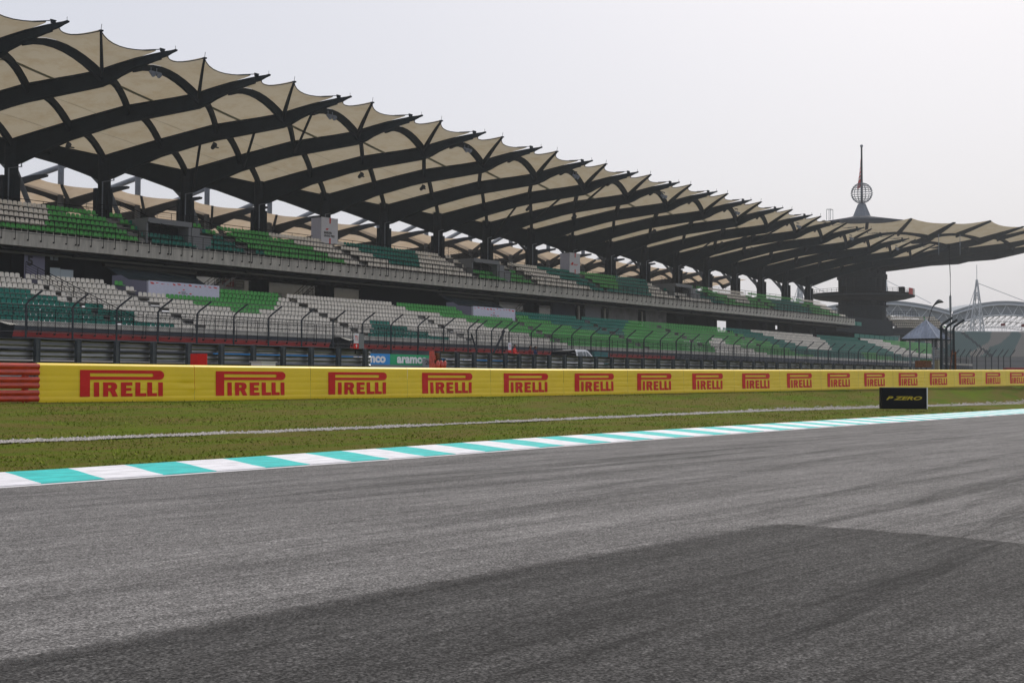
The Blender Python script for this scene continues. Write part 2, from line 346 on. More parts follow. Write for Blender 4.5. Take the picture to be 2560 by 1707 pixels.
tr_ = n.nodes.new('ShaderNodeBsdfTransparent'); mx = n.nodes.new('ShaderNodeMixShader'); n.links.new(rp.outputs[0], mx.inputs[0]); n.links.new(tr_.outputs[0], mx.inputs[1]); n.links.new(B.outputs[0], mx.inputs[2]); n.links.new(mx.outputs[0], n.nodes['Material Output'].inputs[0])
rt_ = random.Random(9); mb = MB()
for q in range(34):
    x0 = rt_.uniform(2, 14); y0 = rt_.uniform(-3, 11.5); k_ = rt_.uniform(-.03, .20); c_ = rt_.uniform(-.0022, .0008); w = rt_.uniform(.07, .2); L_ = rt_.uniform(12, 45); rows = []
    for s_ in range(31):
        f = s_/30; x = x0+L_*f; y = y0+k_*L_*f+c_*(L_*f)**2; ww = w*min(1, 6*f, 6*(1-f))+.004
        if y > ki(x)-.4: break
        rows.append([(x, y-ww, .0075+.0003*q), (x, y+ww, .0075+.0003*q)])
    if len(rows) > 3: mb.strip(rows)
mb.build('tyre_marks', TM, kind='stuff')
# kerb
kerb = thing('kerb', 'low track kerb painted in turquoise and white blocks beside the asphalt', 'kerb')
kerb['kind'] = 'structure'
def arclen(fn, x0, x1, st):
    out_ = [x0]; x = x0; acc = 0
    while x < x1:
        d = st/50; dy = fn(x+d)-fn(x); acc += sqrt(d*d+dy*dy); x += d
        if acc >= st: out_.append(x); acc = 0
    return out_
XS = []; x = -9.05
k = 0
while x < 125:
    XS.append(x); k += 1
    x += (0.93 if x < 16 else 0.93+0.15*min(1, (x-16)/15))
# shift so a boundary sits at x = 8.96
off = min(XS, key=lambda q: abs(q-8.96))-8.96; XS = [q-off for q in XS]; ib = min(range(len(XS)), key=lambda i: abs(XS[i]-8.96))
for i in range(len(XS)-1):
    a, b = XS[i], XS[i+1]; mb = MB(); rows = []
    for q in range(4):
        xx = a+(b-a)*q/3
        yi, yo = ki(xx), ko(xx+0.25); w = yo-yi
        prof = [(0.0, -0.02), (0.0, 0.012), (0.25, 0.030), (0.6, 0.066), (0.85, 0.082), (1.0, 0.06), (1.0, -0.03)]
        rows.append([(xx+0.25*t, yi+w*t, z) for t, z in prof])
    mb.strip(rows); teal = ((i-ib) % 2 == 0)
    mb.build('kerb_block', M['kerb_teal'] if teal else M['kerb_white'], kerb, smooth=False)
mb = MB(); rows = []
for i in range(-60, 260):
    x = i*.5; yy = ki(x); rows.append([(x, yy-0.17+0.01*noise.noise((x, 0, 0)), 0.004), (x, yy-0.012, 0.004)])
mb.strip(rows); o = mb.build('white_line', M['line_white'], kind='structure')
# verge and infield
def gz(x, y):
    pts = [(ko(x), 0.02), (ko(x)+1.5, 0.05), (clampi(x, GRV), 0.12), (wy(x), wzb(x)), (wy(x)+1.5, wzb(x)+.15), (37.5, max(1.28, wzb(x)+.25)), (45, 1.6), (58, 2.1), (66, 2.42), (92, 2.8), (140, 2.8)]
    if y > 92: return 2.8
    return interp(y, pts)
def sheet(name, ya, yb, xs, ny, mt, amp=0.0, dz=0.0):
    mb = MB(); rows = []
    for x in xs:
        a = ya(x) if callable(ya) else ya; b = yb(x) if callable(yb) else yb; r = []
        for j in range(ny+1):
            y = a+(b-a)*j/ny
            z = gz(x, y)+dz+(amp*(noise.noise((x*.35, y*.5, 1))+.5*noise.noise((x*1.1, y*1.3, 7))) if 0 < j < ny else 0)
            r.append((x, y, z))
        rows.append(r)
    mb.strip(rows); return mb.build(name, mt, kind='structure', smooth=True)
gx = [-300, -150, -60]+[i*1.0 for i in range(-40, 140)]+[180, 260]
sheet('grass_verge_ground', lambda x: ko(x)+0.1, 40.5, gx, 44, M['grass'], 0.035)
sheet('main_straight_road', 40.5, 92, gx[::3], 12, M['asphalt_far'])
mb = MB(); mb.add([(-600, 100, 2.79), (60, 100, 2.79), (230, 100, 2.79), (230, 180, 2.79), (60, 180, 2.79)], [(1, 2, 3, 4)]); mb.build('bounce_plaza', M['bounce_plaza'], kind='structure'); mb = MB(); mb.add([(-600, 92, 2.78), (3000, 92, 2.78), (3000, 3000, 2.78), (-600, 3000, 2.78)], [(0, 1, 2, 3)])  # unseen pale sheet, added to bounce light onto the service building
mb.add([(260, -600, 0.9), (3000, -600, 0.9), (3000, 92, 2.78), (260, 92, 2.78)], [(0, 1, 2, 3)])
mb.build('ground', M['earth'], kind='structure')
mb = MB(); mb.add([(-600, -600, -0.06), (400, -600, -0.06), (400, 60, -0.06), (-600, 60, -0.06)], [(0, 1, 2, 3)])
mb.build('ground_base', M['earth'], kind='structure')
# gravel strip
rng = random.Random(3); mb = MB()
base_oct = [Vector(v) for v in ((1, 0, 0), (-1, 0, 0), (0, 1, 0), (0, -1, 0), (0, 0, 1), (0, 0, -.4))]
of = [(0, 2, 4), (2, 1, 4), (1, 3, 4), (3, 0, 4), (2, 0, 5), (1, 2, 5), (3, 1, 5), (0, 3, 5)]
def dens(x): return 0.55 if 27.5 < x < 29.3 else (0.35 if 26 < x < 27.5 else 1.0)
N = 15000
for i in range(N):
    x = 8+(rng.random()**1.5)*92
    if rng.random() > dens(x): continue
    w = (0.19+0.10*noise.noise((x*.6, 0, 0)))*(1+0.8*max(0, 1-abs(x-57)/12))
    if 26 < x < 29.3: w *= .5
    y = clampi(x, GRV)+rng.gauss(0, w*.6)+0.12*noise.noise((x*.8, 9, 0))
    s = rng.uniform(.018, .042)*(1+x*.006)
    R = Matrix.Rotation(rng.random()*6.28, 3, 'Z')
    sx, sy, sz = rng.uniform(.7, 1.3), rng.uniform(.7, 1.3), rng.uniform(.5, .9)
    c = Vector((x, y, gz(x, y)+.012+rng.random()*.012))
    mb.add([c+R@Vector((v.x*sx*s, v.y*sy*s, v.z*sz*s)) for v in base_oct], of)
mb.build('gravel_strip', M['stone'], kind='stuff')
# grass blades: tufts of crossed blades, nearest part of the verge
mb = MB()
for i in range(32000):
    x = 8+(rng.random()**1.7)*60
    y = ko(x)+.15+rng.random()*(wy(x)-ko(x)-.3)
    dg = abs(y-clampi(x, GRV))
    if dg < .22: continue
    z = gz(x, y); h = rng.uniform(.018, .045)*(1.5 if (0.2 < y-clampi(x, GRV) < 1.0) else 1)
    if abs(y-wy(x)) < .5: h *= 1.8
    a = rng.random()*6.28; w = rng.uniform(.012, .03); dx, dy = cos(a)*w, sin(a)*w; lx, ly = rng.gauss(0, .025), rng.gauss(0, .025)
    mb.add([(x-dx, y-dy, z-.01), (x+dx, y+dy, z-.01), (x+lx, y+ly, z+h)], [(0, 1, 2)])
mb.build('grass', M['blade'], kind='stuff')
# ================================================================ advertising barrier
rd_ = random.Random(21)
DENTS = [(24.95, .66, .12, .07, .03), (24.7, .52, .2, .05, -.03), (23.6, .92, .12, .06, .022)]+[(rd_.uniform(20, 60), rd_.uniform(.1, .95), rd_.uniform(.08, .35), rd_.uniform(.03, .12), rd_.uniform(-.009, .009)) for _ in range(90)]
def bd(s, v):   # surface ripple of the vinyl: s along, v height 0..1, returns outward offset
    r = 0.010*noise.noise((s*.45, v*1.2, 0))+0.006*noise.noise((s*1.7, v*3, 4))
    for rv in (.33, .49, .70, .86): r -= 0.007*math.exp(-((v-rv)/.012)**2)*(0.4+0.6*abs(noise.noise((s*.8, rv*9, 2))))
    r += 0.012*math.exp(-((v-.93)/.05)**2)
    for ds, dv, dw, dh, da in DENTS:
        if abs(s-ds) < 3*dw: r += da*math.exp(-((s-ds)/dw)**2-((v-dv)/dh)**2)
    if v < .07: r -= 0.09*(1-v/.07)**2
    return r
def wallpt(x, v, offs=0.0):   # v: 0 top .. 1 bottom ; offs towards the track
    e = .05; t = Vector((2*e, wy(x+e)-wy(x-e), 0)).normalized(); nrm = Vector((t.y, -t.x, 0))
    zt = wzb(x)+1.05; z = zt-v*(1.05-.01)
    p = Vector((x, wy(x), z))+nrm*(bd(x, v)+offs+0.02*v); return p
bar = thing('advertising_barrier', 'long yellow vinyl banner with red tyre maker lettering wrapped over the trackside barrier', 'barrier')
starts = [199.5, 538.7, 819.6, 1054.5, 1258.6, 1436, 1592, 1730, 1854.6, 1967, 2068, 2160, 2246, 2324, 2397, 2463.6, 2524.5]
LX0 = [22.05, 26.35, 31.05, 35.62, 40.27]   # placeholders replaced below
LX = [21.23, 25.78, 30.33, 34.83, 39.39, 43.72, 47.95, 52.13, 56.33, 60.49, 64.58, 68.65, 72.79, 76.86, 80.98, 85.04, 89.03]
LXW = [2.72, 2.72, 2.72, 2.72, 2.66, 2.6, 2.55, 2.52, 2.52, 2.47, 2.45, 2.45, 2.42, 2.42, 2.4, 2.38, 2.4]
seams = [20.0]+[(LX[i]+LXW[i]+LX[i+1])/2+.15 for i in range(len(LX)-1)]
seams.append(LX[-1]+LXW[-1]+1.0)
vs = [0, .008, .018, .03, .045, .06, .08, .16, .24, .31, .33, .35, .42, .47, .49, .51, .58, .64, .685, .70, .715, .78, .84, .86, .88, .93, .97, 1.0]
def panel(a, b, nm, mt):
    n_ = max(10, int((b-a)/.16)); mb = MB(); rows = []
    for i in range(n_+1):
        x = a+(b-a)*i/n_; p0 = wallpt(x, 0)
        r = [p0+Vector((0, .17, -.02)), p0+Vector((0, .10, .004))]
        r += [wallpt(x, v) for v in vs]; rows.append(r)
    mb.strip(rows); o = mb.mesh(nm, mt, smooth=True); return o
for i in range(len(seams)-1):
    put('banner_panel', panel(seams[i]+.006, seams[i+1]-.006, 'banner_panel', M['banner']), bar)
# the logo
def rounded(x0, y0, x1, y1, r, n=7, sides='r'):
    pts = [(x0, y0), (x0, y1)]
    for q in range(n+1):
        a = pi/2-pi*q/n; pts.append((x1-r+r*cos(a), (y0+y1)/2+(y1-y0)/2*sin(a)))
    return pts
from mathutils.geometry import tessellate_polygon
def logo_polys():
    H = 1.0; P_ = []
    # stem
    P_.append(([[(0, 0), (.41, 0), (.41, .64), (.41, 1.0), (0, 1.0)]]))
    # bowl, outer with long hole, drawn as outer + hole
    ang_ = [(pi/2-pi*q/10) for q in range(11)]
    outer = [(.41+(3.38-.41)*q/8, 1.0) for q in range(8)]+[(3.38+.22*cos(a), .82+.18*sin(a)) for a in ang_]+[(3.38-(3.38-.41)*(q+1)/8, .64) for q in range(8)]
    inner = [(.41+(3.05-.41)*q/8, .88) for q in range(8)]+[(3.05+.06*cos(a), .8175+.0625*sin(a)) for a in ang_]+[(3.05-(3.05-.41)*(q+1)/8, .755) for q in range(8)]
    for q in range(len(outer)-1): P_.append([[outer[q], inner[q], inner[q+1], outer[q+1]]])
    y1 = .54
    def R_(x0, w): return [(x0, 0), (x0+w, 0), (x0+w, y1), (x0, y1)]
    P_.append([R_(.57, .22)])
    # R
    P_.append([[(.95, 0), (1.16, 0), (1.16, .20), (1.24, .20), (1.34, 0), (1.57, 0), (1.45, .24), (1.53, .31), (1.54, .42), (1.48, .51), (1.36, .54), (.95, .54)],
               [(1.16, .33), (1.16, .43), (1.27, .43), (1.31, .38), (1.27, .33)]])
    P_.append([[(1.70, 0), (2.20, 0), (2.20, .12), (1.92, .12), (1.92, .215), (2.15, .215), (2.15, .325), (1.92, .325), (1.92, .42), (2.19, .42), (2.19, .54), (1.70, .54)]])
    P_.append([[(2.32, 0), (2.80, 0), (2.80, .12), (2.54, .12), (2.54, .54), (2.32, .54)]])
    P_.append([[(2.84, 0), (3.27, 0), (3.27, .12), (3.06, .12), (3.06, .54), (2.84, .54)]])
    P_.append([R_(3.33, .21)])
    return P_
LP = logo_polys()
for i, x0 in enumerate(LX):
    W_ = LXW[i]; sxk = W_/3.6; mb = MB()
    zc = .165; hh = .70
    for loops in LP:
        # refine loops so the print follows the ripple
        rl = []
        for lp in loops:
            q = []
            for a in range(len(lp)):
                p0, p1 = lp[a], lp[(a+1) % len(lp)]; d = math.hypot(p1[0]-p0[0], p1[1]-p0[1]); n_ = max(1, int(d/.25))
                for t in range(n_): q.append((p0[0]+(p1[0]-p0[0])*t/n_, p0[1]+(p1[1]-p0[1])*t/n_))
            rl.append([Vector((a_, b_, 0)) for a_, b_ in q])
        tr = tessellate_polygon(rl); flat = [v for l in rl for v in l]
        mb.add([wallpt(x0+v.x*sxk, zc+(1-v.y)*hh, .014) for v in flat], [tuple(t) for t in tr])
    mb.build('logo_lettering', M['logo_red'], bar)
# bare red guardrail left of the banner, with posts
def wsec(h=.31, d=.08):   # corrugated W section: (outward, height)
    return [(0.012, h), (0.055, h-.012), (d, h-.06), (d, h-.10), (0.035, h-.145), (0.03, h-.165), (d, h-.21), (d, h-.25), (0.055, h-.298), (0.012, h-.31)]
gr = thing('red_guardrail', 'glossy red three rail crash barrier left of the yellow banner', 'guardrail')
for k in range(3):
    mb = MB(); rows = []
    for q in range(0, 41):
        x = 8+q*.3; zt = wzb(x)+1.03-k*.345
        rows.append([(x, wy(x)-o_, zt-.31+h_) for o_, h_ in wsec()])
    mb.strip(rows); mb.build('rail', M['red_paint'], gr, smooth=True)
mb0 = MB(); mb0.box((0, .12, .5), (.12, .14, 1.0)); pm = mb0.mesh('post', M['red_paint'])
for x in (10.2, 12.2, 14.2, 16.2, 18.2, 19.7): put('post', pm, gr, loc=(x, wy(x), wzb(x)))
mb = MB(); mb.bb((8, wy(14)-.02, wzb(14)+1.03), (19.97, wy(14)+.20, wzb(14)+1.05)); mb.build('top_cap', M['red_paint'], gr)
# ================================================================ guardrail behind, seen from its back
GP = [17.3, 18.8, 20.3, 21.8, 23.66, 25.16, 26.66, 28.16, 29.65, 31.14, 32.65, 34.14, 35.6, 37.08, 38.6]
GP = [x for x in [24.0-1.52*i for i in range(5, 0, -1)]]+[24.32, 25.84, 27.35, 28.86, 30.38, 31.88, 33.41, 34.91, 36.39, 37.9, 39.44]
GY = 38.0; GT = [(15, 2.55), (23, 2.55), (39, 2.61), (43, 2.61), (60, 2.61), (75, 2.67), (99, 2.70), (130, 2.75)]
def guard(name, label, posts, x0, x1):
    g = thing(name, label, 'guardrail')
    mb = MB(); mb.box((0, 0, -.72), (.13, .16, 1.44)); mb.box((.07, -.09, -.72), (.015, .03, 1.44)); pm_ = mb.mesh('post', M['post'])
    for x in posts: put('post', pm_, g, loc=(x, GY-.10, clampi(x, GT)+.01))
    ends = [x0]+posts[2::3]+[x1]
    for a, b in zip(ends[:-1], ends[1:]):
        if b-a < .2: continue
        for k in range(4):
            mb = MB(); rows = []
            for q in range(7):
                x = a+(b-a)*q/6; zt = clampi(x, GT)-k*.345
                rows.append([(x, GY+o_, zt-.31+h_) for o_, h_ in wsec(d=.085)])
            mb.strip(rows); mb.build('rail', M['steel'], g, smooth=True)
    mb = MB()
    for a, b in zip(posts[:-1], posts[1:]):   # slack wire tied along the post tops
        pts = []
        for q in range(7):
            t = q/6; pts.append((a+(b-a)*t, GY-.19, clampi(a, GT)+.05-.05*4*t*(1-t)))
        mb.tube(pts, .004, 4, cap=False)
    mb.build('tie_wire', M['post'], g)
    mb = MB(); mb.bb((x0, GY-.03, clampi(x0, GT)-.004), (x1, GY+.03, clampi(x0, GT)+.03)) if x1-x0 < 30 else [mb.bb((q, GY-.03, clampi(q, GT)-.004), (q+2.0, GY+.03, clampi(q+1, GT)+.03)) for q in [x0+2*i for i in range(int((x1-x0)/2))]]
    mb.build('top_strip', M['black'], g)
    return g
ga = guard('guardrail', 'grey steel guardrail seen from its posted back, left of the blue and green board', GP, 14, 39.95)
mb = MB(); mb.bb((39.5, GY-.25, 1.2), (40.0, GY+.05, 2.55)); 
GP2 = [43.6+.0, 44.75, 46.0]+[49.93, 51.13, 52.37, 53.68, 55.05, 56.48, 57.95, 59.45, 61.01, 62.62, 64.23, 65.83, 67.46, 69.05, 70.67, 72.33, 73.97, 75.67, 77.2, 78.95, 80.65, 82.37, 84.1, 85.89, 87.68, 89.47, 91.26, 93.08, 94.9, 96.72, 98.48, 100.28]
GP2 = [44.05, 45.35, 46.55, 47.7, 48.85]+GP2[3:]
gb = guard('guardrail', 'grey steel guardrail seen from its posted back, right of the red extinguishers', GP2, 43.85, 101.2)
mb = MB()
for k in range(4): mb.tube([(43.72, GY-.12, 2.42-k*.34), (43.72, GY-.12, 2.24-k*.34)], .11, 8)
mb.box((43.7, GY-.05, 1.95), (.10, .22, 1.36)); mb.build('end_plate', M['red_paint'], gb)
mb = MB(); mb.box((43.98, GY-.1, 1.9), (.16, .2, 1.3)); mb.build('end_post', M['rust'], gb)
# fire extinguishers
mb = MB(); mb.tube([(0, 0, 0), (0, 0, .40), (0, 0, .47), (0, 0, .50)], [.085, .085, .05, .03], 10)
bm_ = mb.mesh('cylinder_body', M['red_paint'], True)
mb = MB(); mb.tube([(0, 0, .5), (0, 0, .56)], .018, 6); mb.box((.04, 0, .56), (.13, .025, .02)); mb.tube([(.03, 0, .54), (.11, 0, .45), (.10, 0, .25)], .012, 5); hm_ = mb.mesh('valve', M['black'])
for i, (x, lb) in enumerate(((41.95, 'red fire extinguisher, left one of three at the end of the guardrail'), (42.3, 'red fire extinguisher, middle one of three at the end of the guardrail'), (42.6, 'red fire extinguisher, right one of three at the end of the guardrail'))):
    e = thing('fire_extinguisher', lb, 'fire extinguisher', (x, 36.1+.12*i, 1.68), 'fire extinguishers by the guardrail gap')
    e.rotation_euler = (radians(4*i-3), radians(5-6*i), i); put('cylinder_body', bm_, e); put('valve', hm_, e)
mb = MB(); mb.bb((41.7, 35.9, 1.25), (42.9, 36.5, 1.67)); tag(mb.build('plinth', M['concrete_dk']), 'low grey block under the three fire extinguishers', 'block')
# red wedge box and white box on the barrier
mb = MB(); mb.prism([(27.63, 34.0), (27.85, 33.8), (28.03, 34.0), (28.03, 34.35), (27.63, 34.35)], .9, 2.13)
tag(mb.build('marker_box', M['logo_red']), 'dark red upright box standing behind the yellow banner', 'box')
mb = MB(); mb.bb((30.16, 33.8, .9), (30.81, 34.3, 1.90)); mb.bb((30.12, 33.75, 1.90), (30.85, 34.35, 1.925)); mb.bb((30.17, 33.79, 1.6), (30.28, 33.795, 1.86))
tag(mb.build('cabinet', M['white']), 'small white cabinet showing just above the yellow banner', 'cabinet')
# marshal number board on the end post
t = thing('marshal_board', 'small white and red T1 9 board on the guardrail end post', 'sign', (38.6, 37.6, 2.6))
mb = MB(); mb.bb((-.12, -.02, .22), (.14, 0, .62)); mb.build('upper_plate', M['white'], t)
mb = MB(); mb.bb((-.12, -.02, .0), (.14, 0, .21)); mb.build('lower_plate', M['logo_red'], t)
mb = MB(); mb.tube([(0, .02, -.2), (0, .02, .5)], .025, 6); mb.build('stem', M['black'], t)
mb = MB(); mb.bb((.2, .0, .02), (.48, .02, .62)); mb.build('side_plate', M['grey'], t)
put('lettering', text_mesh('T1', M['logo_red'], .17, .2, .02), t, mat=face_mat((.01, -.024, .42), (1, 0, 0)))
put('lettering', text_mesh('9', M['text_white'], .08, .15, .02), t, mat=face_mat((.01, -.024, .105), (1, 0, 0)))
# ================================================================ aramco wall boards
t = thing('advertising_wall', 'low blue and green advertising wall seen through the guardrail gap', 'advertising board', (0, 66, 0))
mb = MB(); mb.bb((55, 0, 2.57), (71.33, .15, 3.36)); mb.build('blue_board', M['blue'], t)
mb = MB(); mb.bb((71.335, 0, 2.57), (75.7, .15, 3.355)); mb.build('green_board', M['green'], t)
mb = MB(); mb.bb((75.705, 0, 2.57), (86, .15, 3.35)); mb.build('blue_board', M['blue'], t)
for q in range(8): pass
put('lettering', text_mesh('aramco', M['text_white'], 3.35, .50, .045), t, mat=face_mat((69.18, -.012, 2.94), (1, 0, 0)))
put('lettering', text_mesh('aramco', M['text_white'], 3.35, .50, .045), t, mat=face_mat((73.75, -.012, 2.94), (1, 0, 0)))
put('lettering', text_mesh('aramco', M['text_white'], 3.35, .50, .045), t, mat=face_mat((79.2, -.012, 2.94), (1, 0, 0)))
mb = MB(); mb.bb((55, -.02, 2.35), (110, .3, 2.56)); mb.build('base', M['grey'], t)
t = thing('distance_board', 'grey 200 metre board in front of the green advertising wall', 'sign', (74.15, 65, 2.3))
mb = MB(); mb.bb((-.35, -.03, .2), (1.3, .02, .80)); mb.build('board', M['grey'], t)
put('lettering', text_mesh('200', M['text_black'], 1.0, .36, .03), t, mat=face_mat((.42, -.04, .48), (1, 0, 0)))
# ================================================================ pickup truck on the straight
def pickup():
    t = thing('pickup_truck', 'white double cab pickup with dark load cover on the main straight', 'pickup truck', (81.1, 57.2, 2.08))
    prof = [(0.05, .45), (0.0, .62), (.02, .98), (.10, 1.05), (1.75, 1.07), (3.55, 1.05), (4.95, .98), (5.25, .86), (5.32, .55), (5.2, .35), (.2, .35)]
    mb = MB(); A_ = [(x, 0, z) for x, z in prof]; B_ = [(x, 1.8, z) for x, z in prof]; n_ = len(prof)
    mb.add(A_+B_, [tuple(range(n_)), tuple(range(2*n_-1, n_-1, -1))]+[(i, n_+i, n_+(i+1) % n_, (i+1) % n_) for i in range(n_)])
    mb.build('body', M['carpaint'], t)
    cab = [(1.65, 1.06), (1.72, 1.66), (1.95, 1.79), (3.0, 1.80), (3.35, 1.70), (4.15, 1.06)]; mb = MB(); n_ = len(cab)
    A_ = [(x, .05+(z-1.06)*.22, z) for x, z in cab]; B_ = [(x, 1.75-(z-1.06)*.22, z) for x, z in cab]
    mb.add(A_+B_, [tuple(range(n_)), tuple(range(2*n_-1, n_-1, -1))]+[(i, n_+i, n_+(i+1) % n_, (i+1) % n_) for i in range(n_)])
    mb.build('cabin', M['carpaint'], t)
    def win(pts, nm='window'):
        mb = MB(); mb.add([(x, .035+(z-1.06)*.22, z) for x, z in pts], [tuple(range(len(pts)))]); mb.build(nm, M['glass'], t)
    win([(2.62, 1.12), (2.62, 1.62), (2.95, 1.66), (3.0, 1.12)]); win([(3.08, 1.12), (3.04, 1.66), (3.25, 1.62), (3.82, 1.14)]); win([(1.85, 1.12), (1.88, 1.6), (2.55, 1.64), (2.55, 1.12)])
    mb = MB(); c_ = [(.35, 1.07), (.55, 1.60), (1.62, 1.76), (1.64, 1.07)]; n_ = 4
    A_ = [(x, .06+(z-1.06)*.2, z) for x, z in c_]; B_ = [(x, 1.74-(z-1.06)*.2, z) for x, z in c_]
    mb.add(A_+B_, [(0, 1, 2, 3), (7, 6, 5, 4)]+[(i, 4+i, 4+(i+1) % 4, (i+1) % 4) for i in range(4)]); mb.build('load_cover', M['black'], t)
    mb = MB(); mb.box((1.25, -.01, 1.22), (.6, .03, .03)); mb.box((1.5, -.03, 1.5), (1.4, .03, .03)); mb.build('rack_rail', M['steel'], t)
    mb = MB(); mb.box((3.75, -.12, 1.2), (.1, .2, .17)); mb.build('wing_mirror', M['black'], t)
    for x in (.95, 4.3):
        for y in (.12, 1.68):
            mb = MB(); mb.tube([(x, y-.1, .37), (x, y+.1, .37)], .37, 18); w_ = mb.build('wheel', M['rubber'], t)
            mb = MB(); mb.tube([(x, y-.11, .37), (x, y+.11, .37)], .2, 10); mb.build('rim', M['steel'], w_)
    mb = MB(); mb.box((5.27, .3, .8), (.1, .35, .15)); mb.build('headlight', M['paleglass'], t)
    mb = MB(); mb.box((0.02, .12, .85), (.06, .2, .3)); mb.build('tail_light', M['darkred'], t)
pickup()
# ================================================================ main grandstand
gs = thing('grandstand', 'long covered main grandstand with two tiers of ivory and green seats under a scalloped roof', 'grandstand', (0, 0, 0))
TOPP = [(0, 23.15), (.03, 23.35), (.21, 24.4), (.47, 25.76), (.67, 26.24), (.73, 26.46), (.80, 26.92), (.86, 27.28), (.94, 27.62), (1.0, 27.72)]
BOTP = [(0, 20.75), (.02, 20.8), (.10, 21.6), (.235, 22.85), (.40, 23.9), (.46, 24.2), (.70, 25.02), (.735, 25.15), (.76, 25.35), (.80, 25.9), (.86, 26.5), (.93, 27.02), (.965, 27.2), (1.0, 27.5)]
def topz(t): return clampi(abs(t), TOPP)
def botz(t): return clampi(abs(t), BOTP)
def roofz(x): return 0.38-0.85*min(1, max(-.3, (x-55)/75.))
def bp(j, t):    # point in plan on the beam that ends at tip j
    return (47.7+10*j+9.7*t, 110-24*t)
BEAM_N = range(-3, 21)
beams = []
for j in range(-2, 20):
    mb = MB(); secs = []; web = []
    ts = [-.46, -.4, -.3, -.2, -.1, -.03, 0, .04, .1, .17, .235, .32, .40, .46, .55, .64, .70, .735, .77, .80, .83, .86, .90, .925, .945]
    dr = Vector((9.7, -24, 0)).normalized(); nr = Vector((dr.y, -dr.x, 0))*-1
    for t in ts:
        x, y = bp(j, t); dz = roofz(x); zt, zb = topz(t)+dz, botz(t)+dz
        c = Vector((x, y, 0)); w, fw = .15, (.34 if t < .75 else .38-.9*(t-.75))
        pr = [(-fw, zt), (fw, zt), (fw, zt-.10), (w, zt-.16), (w, zb+.14), (fw*.7, zb+.09), (fw*.7, zb), (-fw*.7, zb), (-fw*.7, zb+.09), (-w, zb+.14), (-w, zt-.16), (-fw, zt-.10)]
        secs.append([c+nr*a+Vector((0, 0, b)) for a, b in pr])
    mb.strip(secs, close=True)
    n_ = len(secs[0]); mb.add(secs[0], [tuple(range(n_))]); mb.add(secs[-1], [tuple(range(n_-1, -1, -1))])
    # fin that carries on past the membrane
    f = []
    for t, up, dn in ((.90, .0, .5), (.945, .02, .44), (.965, .04, .36), (.985, .05, .14), (1.0, .10, .02)):
        x, y = bp(j, t); dz = roofz(x); zt = topz(t)+dz
        f.append([Vector((x, y, zt+up))+nr*.16, Vector((x, y, zt+up))-nr*.16, Vector((x, y, zt-dn))-nr*.10, Vector((x, y, zt-dn))+nr*.10])
    mb.strip(f, close=True); mb.add(f[-1], [(0, 1, 2, 3)])
    b_ = mb.build('roof_beam', M['beam'], gs)
    # clamp with rod at the tip
    mb = MB(); x, y = bp(j, .955); z = topz(.955)+roofz(x); mb.box((x-.15, y, z+.12), (.30, .25, .2)); mb.box((x-.15, y, z+.25), (.5, .12, .06))
    x2, y2 = bp(j, .92); mb.build('cable_clamp', M['beam'], b_); mb = MB(); mb.tube([(x-.15, y, z+.22), (x2-.9, y2+.3, topz(.92)+roofz(x2)+.22)], .035, 5)
    x3, y3 = bp(j, .995); mb.build('stay_rod', M['beam'], b_); mb = MB(); mb.tube([(x3, y3, topz(1)+roofz(x3)+.05), (x3, y3, topz(1)+roofz(x3)+.4)], .02, 4); mb.build('lightning_rod', M['beam'], b_)
RIBS = [(-.45, -.235), (-.235, 0), (0, .235), (.235, .465), (.465, .735), (.735, .85)]
def ribp(j, a, b, s):  # s=0 on beam j+1 at a, s=1 on beam j at b
    x1, y1 = bp(j+1, a); x2, y2 = bp(j, b); z1, z2 = topz(a)+roofz(x1), topz(b)+roofz(x2)
    return Vector((x1+(x2-x1)*s, y1+(y2-y1)*s, z1+(z2-z1)*s+.75*4*s*(1-s)-.12-(.55*s**4 if b > .8 else 0)))
